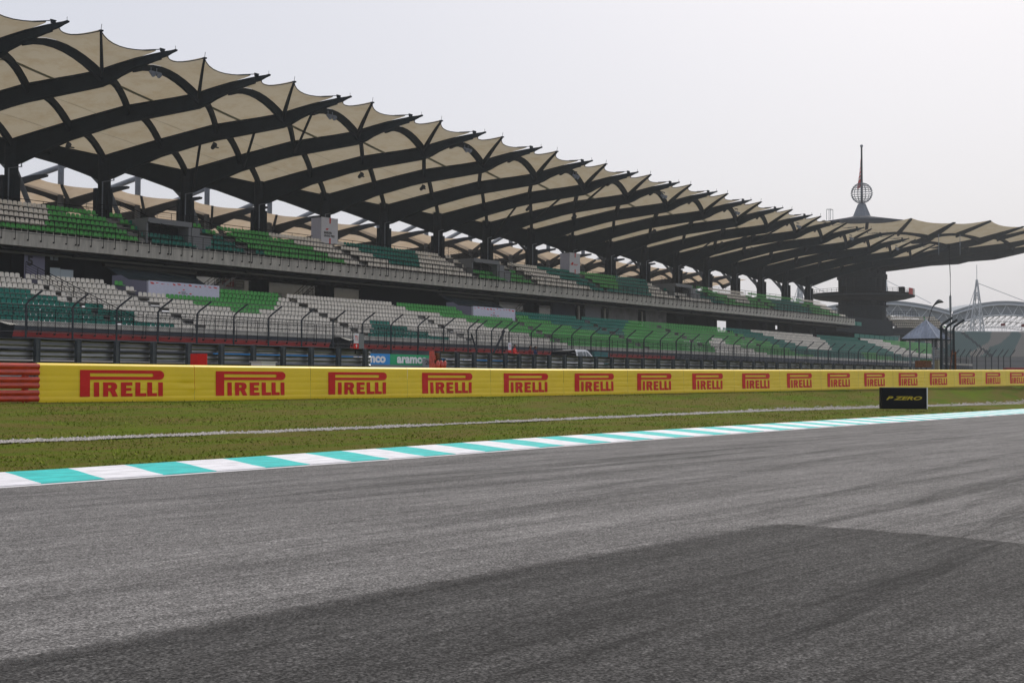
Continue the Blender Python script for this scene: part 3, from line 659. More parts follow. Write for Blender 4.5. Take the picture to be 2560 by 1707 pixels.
for j in range(-2, 19):
    for a, b in RIBS:
        mb = MB(); secs = []
        A_, B_ = ribp(j, a, b, 0), ribp(j, a, b, 1); d = (B_-A_); d.z = 0; d.normalize(); nr = Vector((d.y, -d.x, 0))
        for q in range(9):
            s = q/8; p = ribp(j, a, b, s); dp = (.6+.3*(1-s)**2-.2*s**2) if b > .8 else .58+.3*abs(2*s-1)**2
            secs.append([p+nr*.22, p-nr*.22, p-nr*.16+Vector((0, 0, -.1)), p-nr*.14+Vector((0, 0, -dp)), p+nr*.14+Vector((0, 0, -dp)), p+nr*.16+Vector((0, 0, -.1))])
        mb.strip(secs, close=True); mb.build('roof_rib', M['beam'], gs)
    # rib that runs out to the peak
    x1, y1 = bp(j+1, .735); N_ = Vector((x1, y1, topz(.735)+roofz(x1)-.12)); K_ = Vector((bp(j, 1)[0]+2.9, 86.1, 27.78+roofz(x1)))
    mb = MB(); secs = []; d = K_-N_; d.z = 0; d.normalize(); nr = Vector((d.y, -d.x, 0))
    for q in range(7):
        s = q/6; p = N_.lerp(K_, s)+Vector((0, 0, .12*4*s*(1-s))); dp = .62-.46*s; wq = .16-.07*s
        secs.append([p+nr*wq, p-nr*wq, p-nr*wq*.7+Vector((0, 0, -dp)), p+nr*wq*.7+Vector((0, 0, -dp))])
    mb.strip(secs, close=True); mb.add(secs[-1], [(0, 1, 2, 3)])
    mb.box((K_.x, K_.y-.02, K_.z+.0), (.24, .3, .12)); mb.tube([K_, K_+Vector((0, -.1, .5))], .025, 4); mb.build('peak_rib', M['beam'], gs)
    # membrane panels
    def surf(u, s):   # u from back (0) to the last rib (5), s across
        i = min(int(u), 4); f = u-i
        a = RIBS[i][0]*(1-f)+RIBS[i+1][0]*f; b = RIBS[i][1]*(1-f)+RIBS[i+1][1]*f
        p = ribp(j, a, b, s); p.z += .07-.34*4*f*(1-f)*4*s*(1-s)*.6; return p
    for i in range(5):
        mb = MB(); rows = [[surf(i+q/6, s/8) for s in range(9)] for q in range(7)]
        mb.strip(rows); mb.build('fabric_panel', M['fabric'], gs, smooth=True)
    # outer left panel: last rib -> free edge
    T0 = Vector((*bp(j, .968), 0)); T0.z = 27.38+roofz(T0.x)
    Mx, My = bp(j, .85); MM = Vector((Mx, My, topz(.85)+roofz(Mx)))
    T1 = Vector((*bp(j+1, .945), 0)); T1.z = topz(.945)+roofz(T1.x)+.05
    T1 += Vector((-.4, .15, .10))
    def peakrib(s): return N_.lerp(K_, s)+Vector((0, 0, .12*4*s*(1-s)+.1))
    def edge(A_, B_, s, sag):
        p = A_.lerp(B_, s); k_ = 4*s*(1-s); return p+Vector((0, sag*k_, -.22*sag*k_))
    mb = MB(); rows = []
    for q in range(9):
        u = q/8; r = []
        bs = .85+(.965-.85)*u; bx, by = bp(j, bs); be = Vector((bx, by, topz(bs)+roofz(bx)+.03)); be = be.lerp(T0, u**2)
        pr_ = peakrib(u)
        for s_ in range(9):
            s = s_/8
            # coons: sides s=0 peak rib, s=1 beam j ; u=0 rib, u=1 free edge
            R0_ = ribp(j, .735, .85, s)+Vector((0, 0, .07)); R1_ = edge(K_, T0, s, 1.15)
            L_ = pr_.lerp(be, s); c0 = peakrib(0).lerp(MM+Vector((0, 0, .0)), s); c1 = K_.lerp(T0, s)
            r.append(L_+(R0_-c0)*(1-u)+(R1_-c1)*u)
        rows.append(r)
    mb.strip(rows); mb.build('fabric_panel', M['fabric'], gs, smooth=True)
    mb = MB(); rows = []
    for q in range(9):
        u = q/8; r = []
        bs = .735+(.945-.735)*u; bx, by = bp(j+1, bs); be = Vector((bx, by, topz(bs)+roofz(bx)+.04)); be = be.lerp(T1, u*u*u)
        pr_ = peakrib(u)
        for s_ in range(9):
            s = s_/8; r.append(pr_.lerp(be, s)+(edge(K_, T1, s, 1.2)-K_.lerp(T1, s))*u**1.5)
        rows.append(r)
    mb.strip(rows); mb.build('fabric_panel', M['fabric'], gs, smooth=True)
    mb = MB(); mb.tube([edge(K_, T0, s/8, 1.15) for s in range(9)], .04, 4, cap=False); mb.tube([edge(K_, T1, s/8, 1.2) for s in range(9)], .04, 4, cap=False)
    mb.build('edge_cable', M['beam'], gs)
    for (yb, wd_) in ((96.2, .26), (91.5, .04), (101.5, .04), (106.3, .04)):
        tb = (110-yb)/24; mb = MB(); rows = []
        ua = interp(tb, [(RIBS[i][0], i) for i in range(6)]); ub = interp(tb, [(RIBS[i][1], i) for i in range(6)])
        if not (0 <= ua <= 5 and 0 <= ub <= 5): continue
        for q in range(13):
            s = q/12; u = ua+(ub-ua)*s; p = surf(min(4.999, u), s)-Vector((0, 0, .11)); rows.append([p+Vector((0, wd_, 0)), p-Vector((0, wd_, 0))])
        mb.strip(rows); mb.build('fabric_seam', M['seam'] if wd_ > .1 else M['seamline'], gs)
# gutter band seen through the fabric is the fabric seam: laid on top of each strip
# columns
mb = MB(); mb.tube([(0, 0, 2.7), (0, 0, 12.3)], 1.12, 20); mb.tube([(0, 0, 12.3), (0, 0, 19.9)], .80, 20); mb.tube([(0, 0, 19.9), (0, 0, 23.3)], .62, 16)
mb.box((0, -.72, 16), (.5, .4, 8)); mb.box((-.95, 0, 17.4), (.28, .5, 5.2))
cme = mb.mesh('column', M['column'])
mb = MB(); mb.tube([(.55, -.75, 22.6), (.55, -.75, 20.9), (-.75, -.78, 20.6), (-.75, -.78, 16.0)], .07, 6); pme = mb.mesh('drain_pipe', M['mast'])
mb = MB(); mb.tube([(1.6, 3.0, 22.6), (3.2, 1.2, 16.6)], [.26, .24], 10); mb.tube([(.6, 4.6, 23.0), (2.6, 2.4, 19.8)], [.2, .2], 8); sme = mb.mesh('roof_strut', M['mast'])
for k in range(-1, 18):
    c_ = put('column', cme, gs, loc=(67.7+10*k, 110, 0)); put('drain_pipe', pme, c_)
    if k not in (3, 4, 5, 6, 7): put('roof_strut', sme, gs, loc=(67.7+10*k, 110, 0))
# light pole beside the first column
# ---- structure of the two tiers
X0, X1U, X1L = 40, 240.0, 283.0
UR = [(107.5-.85*i, 17.45-.62*i) for i in range(5)]
LR = [(101.5-.85*i, 10.42-.505*i) for i in range(10)]
SEAT_H = .80
rngs = random.Random(11)
def bays(a, b):
    xs_ = [a]; q = 69.0-100
    while q < b:
        if q > a+.5: xs_.append(q)
        q += 10
    xs_.append(b); return xs_
for a, b in zip(bays(X0, X1U)[:-1], bays(X0, X1U)[1:]):
    a += .012; b -= .012
    mb = MB()   # stepped deck of the upper tier
    for i, (Y, Z) in enumerate(UR): mb.bb((a, Y-.28, Z-SEAT_H-.25), (b, Y+.57, Z-SEAT_H))
    mb.bb((a, 102.1, 13.3), (b, 103.8, 14.02)); mb.bb((a, 108.1, 13.5), (b, 111.6, 16.62))
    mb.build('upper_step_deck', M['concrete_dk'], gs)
    mb = MB(); bow = 0
    mb.bb((a, 101.5, 12.76), (b, 102.05, 13.98)); mb.bb((a, 101.44, 13.9), (b, 101.52, 13.98)); mb.build('fascia_panel', M['concrete'], gs)
for a, b in zip(bays(X0, X1L)[:-1], bays(X0, X1L)[1:]):
    a += .012; b -= .012
    mb = MB()
    for i, (Y, Z) in enumerate(LR): mb.bb((a, Y-.28, Z-SEAT_H-.3), (b, Y+.57, Z-SEAT_H))
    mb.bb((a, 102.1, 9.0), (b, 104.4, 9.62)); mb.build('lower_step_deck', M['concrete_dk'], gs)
    mb = MB(); mb.bb((a, 93.4, 5.56), (b, 93.55, 6.0)); mb.bb((a, 93.5, 5.2), (b, 94, 5.3)); mb.build('parapet', M['concrete'], gs)
    mb = MB(); mb.bb((a, 93.45, 5.22), (b, 93.75, 5.56)); mb.build('slate_band', M['slate'], gs)
    if a < 150:
        mb = MB(); mb.bb((a, 93.5, 4.72), (b, 93.8, 5.21)); mb.build('red_band', M['red_wall'], gs)
        mb = MB(); mb.bb((a, 93.5, 2.78), (b, 93.8, 4.71)); mb.build('base_wall', M['slate'], gs)
    else:
        mb = MB(); mb.bb((a, 93.5, 2.78), (b, 93.8, 5.21)); mb.build('base_wall', M['slate'], gs)
# soffit
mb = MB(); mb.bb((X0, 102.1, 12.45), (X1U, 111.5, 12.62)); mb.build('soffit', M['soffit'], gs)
mb = MB(); mb.bb((X0, 102.6, 12.18), (X1U, 102.8, 12.36)); mb.build('soffit_beam', M['soffit_beam'], gs)
for k in range(-2, 17):
    mb = MB(); mb.bb((69+10*k+.2, 102.3, 12.3), (69+10*k+.5, 110, 12.44)); mb.build('cross_beam', M['soffit'], gs)
for k in (2, 7, 12):
    j = k+1
    for a, b in ((.03, .40), (.25, .62), (.47, .85)):
        p, q = bp(j+1, a), bp(j, b); mb = MB(); mb.tube([(*p, botz(a)+roofz(p[0])+.3), (*q, botz(b)+roofz(q[0])+.1)], .13, 6); mb.build('brace', M['beam'], gs)
# ---- seats
def seat_mesh(nm, mt, lod=0):
    mb = MB(); w = .205
    back = [(-w, .06, -.40), (w, .06, -.40), (w+.005, .085, -.18), (w-.01, .10, -.07), (w-.07, .108, -.012), (0, .11, 0), (-w+.07, .108, -.012), (-w+.01, .10, -.07), (-w-.005, .085, -.18)]
    bk = [(x, y+.035, z) for x, y, z in back]; n_ = len(back)
    mid = (0, .14, -.2)
    if lod == 0:
        P = back+bk+[(0, .125, -.19)]
        F = [(i, (i+1) % n_, 2*n_) for i in range(n_)]+[(i, n_+i, n_+(i+1) % n_, (i+1) % n_) for i in range(n_)]+[tuple(range(2*n_-1, n_-1, -1))]
        mb.add(P, F)
        pan = [(-w, .07, -.40), (w, .07, -.40), (w, -.30, -.375), (w-.05, -.36, -.40), (-w+.05, -.36, -.40), (-w, -.30, -.375)]
        lo = [(x, y, z-.05) for x, y, z in pan]
        mb.add(pan+lo, [(5, 4, 3, 2, 1, 0), (6, 7, 8, 9, 10, 11)]+[(i, (i+1) % 6, 6+(i+1) % 6, 6+i) for i in range(6)])
    else:
        mb.add([(-w, .08, -.40), (w, .08, -.40), (w-.02, .10, -.06), (w-.08, .11, 0), (-w+.08, .11, 0), (-w+.02, .10, -.06)], [(0, 1, 2, 3, 4, 5)])
        mb.add([(-w, .08, -.39), (w, .08, -.39), (w, -.34, -.39), (-w, -.34, -.39), (w, -.34, -.44), (-w, -.34, -.44)], [(0, 3, 2, 1), (3, 5, 4, 2)])
    return mb
protos = {c: seat_mesh('seat', None).mesh('seat', M['seat_'+c]) for c in 'WGT'}
UPS="69.8W 75.1G 76.6N 78.1G 86.6N 87.7G 89.7N 96.9G 105.0W 106.5N 108.3W 120.7T 125.0W 126.3N 127.5W 135.9N 137.7W 139.1N 145.8W 154.4T 155.6N 165.5G 174.1T 185.1N 188.9G 189.7N 193.7G 206.3W 207.8N 225.7G 226.9N 229.5G 237.8W|69.4W 75.7G 77.2N 78.2G 78.8T 87.2N 87.5T 88.9G 90.3N 99.8G 105.7W 107.0N 109.9W 120.2T 125.4W 126.9N 128.7W 136.7N 137.9W 139.9N 146.8W 154.9T 156.2N 164.4G 173.2T 174.6W 185.7N 188.7T 189.6N 195.4G 205.4W 207.6G 208.7N 213.8G 224.3T 226.8G 228.5N 232.7G 238.5W|68.9W 76.3G 77.8N 78.3G 79.3T 87.8N 89.3T 90.8N 101.9G 106.3W 107.7N 111.4W 119.4T 126.1W 127.6N 128.7W 129.1G 137.4N 138.7G 140.6N 148.8W 155.7T 156.9N 163.6G 172.1T 175.4W 176.6N 178.4T 186.5N 189.1T 190.5N 197.2G 204.5W 208.2G 209.4N 213.6G 225.9T 228.1G 229.3N 234.1G 239.2W|68.0W 76.8G 78.4N 83.8T 84.9N 90.1T 91.7N 103.3G 106.9W 108.3N 113.1W 118.6T 126.8W 128.3N 128.7W 133.6G 134.7N 139.3G 141.1N 151.6W 156.4T 157.6N 162.4G 170.8T 176.3W 177.5N 185.7W 191.6T 198.5G 203.6W 209.1G 210.3N 213.5G 227.5T 236.3G 238.2W 239.8W|77.4G 79.0N 84.3T 85.5N 90.5T 92.0N 93.2T 105.0G 107.3W 108.8N 127.5W 128.9N 134.3G 135.3N 139.9G 141.3N 153.7W 157.2T 158.2N 170.2T 177.3W 178.5N 188.5W 193.0T 209.4G 210.9N 226.5T 239.0G 241.8W"
LOS="63.5W 64.0N 71.9W 73.0N 73.9G 84.8N 92.9G 94.0N 110.0W 110.8N 121.4G 132.6N 146.6T 147.9N 159.7T 187.0G 187.7N 197.3T 221.3W 223.0N 241.6T 242.8N 254.0W 281.3G|64.1W 64.6N 72.5W 73.6N 74.5W 84.1N 92.1G 93.6W 94.7N 111.4W 121.5G 132.1N 134.7G 147.4T 148.7N 157.6T 166.1G 167.4N 187.7G 188.5N 189.7G 200.1T 222.6W 244.4T 256.0W 278.9G|64.7W 65.2N 73.1W 74.3N 77.4W 91.1G 94.2W 95.4N 116.4W 130.3G 131.3N 136.8G 138.5G 148.3T 149.4N 155.9T 167.1G 168.6N 188.5G 189.5N 191.5G 202.4T 223.0W 246.1T 258.5W 276.6G|62.9T 65.3W 65.8N 73.7W 74.9N 79.9W 90.0G 94.8W 96.0N 111.6W 112.9N 120.2W 130.6G 131.6N 141.9G 149.0T 150.3N 154.2T 168.3G 169.5N 189.3G 190.4N 194.0G 204.7T 222.1W 247.0T 259.5W 274.2G|64.9T 65.8W 66.3N 74.2W 75.4N 83.7W 87.3G 95.4W 96.6N 112.4W 113.4N 122.4W 131.2G 132.3N 146.3G 149.6T 151.1N 153.3T 169.0G 170.4N 177.9G 181.3W 190.3G 191.2N 197.6G 207.0T 220.9W 247.9T 262.7W 271.8G|66.5T 67.0N 68.8T 74.7W 75.8N 96.1W 97.2N 102.0W 105.1T 113.1W 114.2N 126.2W 131.8G 133.1N 150.6G 152.0N 169.7G 171.0N 175.6G 180.7W 191.0G 192.1N 199.2G 209.9T 219.8W 248.8T 269.5W|67.1T 67.7N 71.4T 75.4W 76.5N 96.7W 97.9N 101.4W 107.0T 113.7W 114.8N 129.2W 132.3G 133.8N 151.2G 152.5N 170.6G 172.0N 174.5G 184.0W 201.3G 212.1T 231.1T 238.6G 250.7T 267.1W|67.7T 68.3N 70.8T 76.0W 77.2N 97.4W 98.5N 100.3W 109.5T 114.4W 115.6N 132.4W 133.3G 134.5N 152.1G 153.5N 174.2G 186.9W 201.7G 212.7T 230.0T 243.4G 264.8T|68.3T 68.9N 74.4T 76.7W 77.9N 98.0W 99.1N 112.0T 115.0W 116.1N 134.9W 152.8G 154.4N 172.9G 189.6W 206.8G 228.8T 243.2G 262.4T|57.8N 68.9T 69.6N 76.1T 77.4W 78.6N 97.2W 98.4N 114.1T 115.6N 135.7W 170.2G 191.7W 205.7G 227.7T 242.0G 260.0T"

def parse(s): return [[(float(t[:-1]), t[-1]) for t in r.split()] for r in s.split('|')]
allseats = []
for tier, (tab, rows) in enumerate(((parse(UPS), UR), (parse(LOS), LR))):
    for i, r in enumerate(tab):
        prev = 44.0; Y, Z = rows[i]
        for end, c in r:
            if c != 'N':
                n_ = int(round((end-prev)/.49))
                if n_ > 0:
                    st_ = (end-prev)/n_
                    for q in range(n_): allseats.append((prev+(q+.5)*st_, Y, Z, c, tier, i))
            prev = end
cp, sp_ = cos(AL), sin(AL)
def depth(s): return s[0]*cp+s[1]*sp_
vis = []
for s in allseats:
    d = depth(s); xr = (s[0]*sp_-s[1]*cp)/d
    if xr > -.40: vis.append((d, s))
    elif xr > -.55: vis.append((d+500, s))
vis.sort(key=lambda q: q[0])
near, far = vis[:300], vis[300:]
for d, s in near:
    o = put('seat', protos[s[3]], gs, loc=(s[0], s[1], s[2])); o.rotation_euler = (rngs.gauss(0, .02), 0, rngs.gauss(0, .015))
mb = MB(); s0 = seat_mesh('', None); s1 = seat_mesh('', None, 1)
for d, s in far:
    q = s0 if d < 190 else s1; mi = 'WGT'.index(s[3]); a = rngs.gauss(0, .012)
    mb.add([(s[0]+x-y*a, s[1]+y+x*a, s[2]+z) for x, y, z in q.v], q.f, mi)
mb.build('seat_rows', [M['seat_W'], M['seat_G'], M['seat_T']], gs, kind='stuff')
# aisle steps (pale half steps) following the gaps
mb = MB()
for rows, tops, cnt in ((UR, [76.0+49.3*q for q in range(3)]+[105.9, 155.2, 207], 5), (LR, [72.4+19.4*q for q in range(10)], 10)):
    for xx in tops:
        for i, (Y, Z) in enumerate(rows):
            xa = xx+.6*i-.5; mb.bb((xa, Y-.28, Z-SEAT_H+.003), (xa+1.1, Y+.1, Z-SEAT_H+.16))
mb.build('aisle_steps', M['concrete_dk'], gs, kind='stuff')
# small white seat legs on the front upper row
mb = MB()
for q in range(240):
    x = 44+q*.8+rngs.random()*.3; Y, Z = UR[4]; mb.bb((x, Y-.2, Z-SEAT_H), (x+.04, Y-.16, Z-.44))
mb.build('seat_legs', M['seat_W'], gs, kind='stuff')
# ---- front railings, one section per 10 m bay with hooked posts
def rail_section(y, ztop, zhook, x0, L=10.0, nposts=8):
    """section with posts; y is front plane"""
    mb = MB(); mb.tube([(0, 0, ztop), (L-.3, 0, ztop)], .035, 6); mb.tube([(0, 0, zhook+.55), (L-.3, 0, zhook+.55)], .016, 4)
    n_ = 3
    for q in range(1, n_+1): mb.tube([(0, 0, ztop-.22*q), (L-.3, 0, ztop-.22*q)], .012, 4)
    return mb.mesh('handrail', M['black'])
def post_mesh(ztop, zhook):
    mb = MB(); mb.tube([(0, 0, ztop), (0, 0, zhook)], .030, 6); mb.tube([(0, 0, zhook), (-.0, .16, zhook-.04)], .05, 6); mb.box((0, .10, zhook-.02), (.12, .12, .12)); return mb.mesh('rail_post', M['black'])
for (yy, zt, zh, xa, xb, ph) in ((101.2, 15.17, 13.28, 40, 239, 68.85), (93.2, 6.92, 5.0, 40, 282, 60.05)):
    hm = rail_section(yy, zt, zh, 0); pm2 = post_mesh(zt, zh)
    q = ph-30
    while q < xb-2:
        r_ = put('railing', hm, gs, loc=(q+.15, yy, 0))
        for w_ in [0]+[1.25*z_ for z_ in range(1, 8)]+[9.7]:
            put('rail_post', pm2, r_, loc=(w_, 0, 0))
        q += 10
# ---- under-tier walls, voids and rooms
def wall(x0, x1, y0, y1, z0, z1, mt, nm='back_wall'):
    mb = MB(); mb.bb((x0, y0, z0), (x1, y1, z1)); return mb.build(nm, mt, gs)
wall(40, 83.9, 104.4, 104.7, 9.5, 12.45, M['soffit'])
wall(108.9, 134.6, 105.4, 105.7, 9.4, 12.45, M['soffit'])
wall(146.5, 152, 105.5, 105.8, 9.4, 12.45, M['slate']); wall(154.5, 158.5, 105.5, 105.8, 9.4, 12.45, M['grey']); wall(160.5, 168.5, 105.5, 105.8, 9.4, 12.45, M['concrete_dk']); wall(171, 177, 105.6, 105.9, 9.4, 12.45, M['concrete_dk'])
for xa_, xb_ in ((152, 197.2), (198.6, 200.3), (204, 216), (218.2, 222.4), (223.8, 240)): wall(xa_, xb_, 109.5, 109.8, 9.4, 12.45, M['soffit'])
for x in (152.6, 159.2, 169.4): wall(x, x+.25, 105.3, 105.5, 9.4, 12.2, M['concrete'], 'pale_pillar')
# lit windows in the dark wall, left
t_ = thing('glazed_booth', 'dark glazed booth with two small and two big pale panes under the upper tier', 'booth', (0, 0, 0))
mb = MB(); mb.bb((64.2, 104.0, 9.62), (71.5, 104.35, 12.4)); mb.build('frame', M['black'], t_)
for (xa, xb, za, zb) in ((67.93, 68.24, 12.03, 12.36), (68.34, 68.72, 12.03, 12.34), (67.93, 68.95, 10.62, 11.35), (68.98, 70.30, 10.55, 11.27)):
    mb = MB(); mb.bb((xa, 103.97, za), (xb, 103.995, zb)); mb.build('window_pane', M['paleglass'], t_)
t_ = thing('number_banner', 'dark lilac banner with a big number 5 under the upper tier', 'banner', (0, 0, 0))
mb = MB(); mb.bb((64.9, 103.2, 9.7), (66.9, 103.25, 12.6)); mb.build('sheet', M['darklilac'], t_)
put('lettering', text_mesh('5', M['text_black'], .55, .85, .03), t_, mat=face_mat((65.45, 103.18, 11.7), (1, 0, 0)))
# truss under the deck between the openings
mb = MB()
for q in range(26):
    x = 84+q*1.0; mb.tube([(x, 103.2, 12.4), (x+.5, 103.2, 11.85)], .03, 4); mb.tube([(x+.5, 103.2, 11.85), (x+1, 103.2, 12.4)], .03, 4)
mb.tube([(84, 103.2, 11.85), (110, 103.2, 11.85)], .05, 4); mb.build('service_truss', M['black'], gs)
# ---- commentary boxes hung at the top of the lower tier
def booth(x0, label, lb2, k):
    t = thing('commentary_box', label, 'commentary box', (x0, 100.3, 0))
    mb = MB(); mb.bb((0, .06, 9.15), (8.25, .3, 10.52)); mb.build('wall', M['lilac'], t)
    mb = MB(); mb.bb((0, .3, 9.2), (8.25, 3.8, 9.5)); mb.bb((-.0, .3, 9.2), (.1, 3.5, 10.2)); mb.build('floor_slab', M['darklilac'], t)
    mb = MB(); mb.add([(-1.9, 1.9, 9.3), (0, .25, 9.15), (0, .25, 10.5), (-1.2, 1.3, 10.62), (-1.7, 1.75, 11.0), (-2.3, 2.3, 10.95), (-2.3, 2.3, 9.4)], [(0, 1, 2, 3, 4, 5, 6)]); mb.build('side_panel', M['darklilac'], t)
    mb = MB(); mb.add([(-1.5, 1.5, 10.6), (7.6, .8, 10.53), (8.2, 3.6, 11.6), (-2.2, 3.6, 11.9)], [(0, 1, 2, 3)]); mb.build('glass_front', M['glass'], t)
    mb = MB(); mb.bb((-2.3, 3.4, 11.86), (8.3, 3.8, 12.1)); mb.tube([(-1.8, 3.0, 11.85), (3.4, 3.0, 11.75), (7.2, 3.0, 11.35)], .03, 4); mb.build('roof_edge', M['soffit_beam'], t)
    b = put('banner', (lambda q: (q.bb((0, -.02, 9.12), (8.3, .05, 10.55)), q.mesh('banner', M['lilac']))[1])(MB()), t)
    rr = random.Random(5+k)
    for q in range(13):
        x = .3+q*.62+rr.random()*.2; mb = MB(); z = 10.42-rr.random()*.12; w_ = rr.uniform(.12, .34); h_ = rr.uniform(.05, .16)
        n_ = rr.choice((3, 5, 6)); mb.add([(x+w_*cos(6.28*u/n_+rr.random()), -.03, z+h_*.7*sin(6.28*u/n_)) for u in range(n_)], [tuple(range(n_-1, -1, -1))]); mb.build('red_ornament', M['text_red'], b)
    for (x, z) in ((3.35, 9.62), (4.65, 9.58), (3.85, 9.92)):
        mb = MB(); mb.add([(x, -.03, z-.05), (x+.24, -.03, z-.05), (x+.32, -.03, z+.05), (x+.08, -.03, z+.05)], [(0, 1, 2, 3)]); mb.build('logo_mark', M['text_red'], b)
    put('lettering', text_mesh('BAHRAIN\nGRAND PRIX', M['text_black'], .72, .24, .02), b, mat=face_mat((4.12, -.03, 9.62), (1, 0, 0)))
booth(75.75, 'white bannered commentary box on the lower tier beside the white building', '', 0)
booth(123.0, 'white bannered commentary box on the lower tier nearer the pickup truck', '', 3)
# ---- white column wraps
def wrap(x, label, kind):
    t = thing('column_wrap', label, 'sign', (x, 109.0, 0))
    mb = MB(); mb.bb((-2.55, -1.5, 17.0), (0.0, -1.44, 19.95)); mb.build('left_face', M['white'], t)
    mb = MB(); mb.bb((0.0, -1.5, 17.0), (.06, .2, 19.98)); mb.build('right_face', M['white'], t)
    mb = MB(); mb.bb((-2.5, -1.43, 17.02), (-.02, .2, 19.9)); mb.build('box_core', M['lilac'], t)
    for zz in (19.3, 17.0):
        mb = MB(); w_ = .10; h_ = .62
        mb.add([(-1.3, -1.52, zz), (-1.1, -1.52, zz), (-1.08, -1.52, zz+h_), (-1.32, -1.52, zz+h_)], [(0, 1, 2, 3)])
        mb.add([(.08, -.75, zz), (.08, -.55, zz), (.08, -.53, zz+h_), (.08, -.77, zz+h_)], [(0, 1, 2, 3)]); mb.build('red_ribbon', M['text_red'], t)
    if kind == 0:
        for mtx in (face_mat((-1.3, -1.52, 18.05), (1, 0, 0)), face_mat((.09, -.65, 18.05), (0, 1, 0))):
            put('lettering', text_mesh('BAHRAIN\nGRAND PRIX', M['text_black'], 1.7 if mtx[1][3] < -1 else 1.25, .62, .035), t, mat=mtx)
            put('lettering', text_mesh('2025 formula one', M['grey'], .9, .07, 0), t, mat=mtx@Matrix.Translation((0, -.42, 0))) if False else None
            mb = MB(); mb.add([(-.62, .48, 0), (-.25, .48, 0), (-.1, .66, 0), (-.5, .66, 0)], [(0, 1, 2, 3)]); put('logo_mark', mb.mesh('logo_mark', M['text_red']), t, mat=mtx)
    else:
        for mtx in (face_mat((-1.35, -1.52, 18.3), (1, 0, 0)),):
            mb = MB(); mb.add([(-.95, -.1, 0), (-.35, -.1, 0), (-.25, .28, 0), (-.65, .28, 0), (-.78, .1, 0)], [(0, 1, 2, 3, 4)]); mb.add([(-.2, .0, 0), (.85, .0, 0), (.85, .07, 0), (-.2, .07, 0)], [(0, 1, 2, 3)]); mb.add([(-.2, -.12, 0), (.6, -.12, 0), (.6, -.06, 0), (-.2, -.06, 0)], [(0, 1, 2, 3)])
            put('logo_mark', mb.mesh('logo_mark', M['text_red']), t, mat=mtx)
wrap(107.2, 'white box sign with black BAHRAIN GRAND PRIX lettering wrapped round a roof column', 0)
wrap(156.0, 'white box sign with a red winged emblem wrapped round a roof column', 1)
# ---- vomitory rooms of the upper tier with stair railings
def stair_rail(t, a, b, n, name='stair_railing'):
    a, b = Vector(a), Vector(b); mb = MB()
    for h in (0, -.22, -.44, -.66, -.88): mb.tube([a+Vector((0, 0, h)), b+Vector((0, 0, h))], .035 if h == 0 else .016, 5)
    for q in range(n+1):
        p = a.lerp(b, q/n); mb.tube([p, p-Vector((0, 0, 1.05))], .03, 5)
    mb.build(name, M['black'], t)
for q, x in enumerate((78.6, 127.9, 177.4)):
    t = thing('stair_room', ('low grey stair room on the upper tier near the left end', 'low grey stair room on the upper tier between the two white column signs', 'low grey stair room on the upper tier right of the red emblem sign')[q], 'stair room', (x, 104.2, 0), 'stair rooms of the upper tier')
    mb = MB(); mb.bb((0, 0, 16.55), (5.2, 4.2, 16.95)); mb.bb((.1, -.1, 16.45), (5.1, 0.02, 16.6)); mb.build('roof_slab', M['grey'], t)
    mb = MB(); mb.bb((0, .3, 14.5), (.2, 4, 16.55)); mb.bb((4.85, .1, 14.5), (5.2, 4, 16.55)); mb.build('side_wall', M['grey'], t)
    mb = MB(); mb.bb((.2, 1.6, 14.2), (4.85, 4.0, 16.54)); mb.build('dark_interior', M['black'], t)
    mb = MB(); mb.bb((5.2, .0, 14.4), (7.6, .5, 15.8)); mb.bb((5.2, .0, 15.8), (6.2, .5, 16.45)); mb.build('stepped_wall', M['grey'], t)
    stair_rail(t, (-.5, 3.8, 18.7), (1.9, -1.2, 15.85), 4); stair_rail(t, (9.2, 3.8, 18.1), (10.7, -1.9, 15.15), 4)
    stair_rail(t, (4.5, 4.6, 18.3), (9.2, 3.8, 18.2), 3); stair_rail(t, (-3.6, 4.8, 18.2), (-.5, 3.8, 18.3), 3)
t = thing('stair_railing', 'black stair railing running down the lower tier at the left', 'railing', (0, 0, 0))
stair_rail(t, (64.3, 102, 11.5), (69.8, 94.4, 6.8), 9, 'stair_rails')
mb = MB()
q = 44
while q < 236:
    if not (77 < q < 86 or 127 < q < 136 or 176 < q < 186):
        mb.tube([(q, 109.0, 17.9), (q+2.4, 109.0, 17.9)], .035, 5); mb.tube([(q, 109.0, 17.45), (q+2.4, 109.0, 17.45)], .02, 4); mb.tube([(q, 109.0, 16.6), (q, 109.0, 17.9)], .03, 5); mb.build('rear_handrail', M['black'], gs); mb = MB()
    q += 2.4
# ---- lights and lamps hanging from the roof
mb = MB()
for dx in (-.28, .28):
    mb.tube([(dx, 0, -.1), (dx, 0, -.35)], .03, 5); mb.tube([(dx, .12, -.45), (dx+.05, -.3, -.72)], [.12, .26], 10)
fl_body = mb.mesh('lamp_head', M['mast'], False); mb = MB(); mb.box((0, 0, -.05), (.9, .1, .1)); fl_arm = mb.mesh('bracket', M['beam'])
ords = ['first', 'second', 'third', 'fourth', 'fifth', 'sixth', 'seventh', 'eighth', 'ninth', 'tenth']
for n_, j in enumerate((1, 3, 5, 7, 9, 11, 13, 15, 17)):
    x, y = bp(j, .91); f = thing('floodlight', 'pair of silver floodlights under the roof edge, %s pair counted from the left' % ords[n_], 'floodlight', (x+.3, y, botz(.91)+roofz(x)-.25), 'floodlight pairs under the roof edge')
    put('bracket', fl_arm, f); put('lamp_head', fl_body, f)
mb = MB(); mb.tube([(0, 0, 0), (0, 0, -.5)], .03, 5); mb.tube([(-.15, -.35, -.5), (.1, .3, -.72)], [.25, .18], 8); mb.box((.35, .2, -.62), (.8, .16, .1)); hl = mb.mesh('lamp_body', M['fence'])
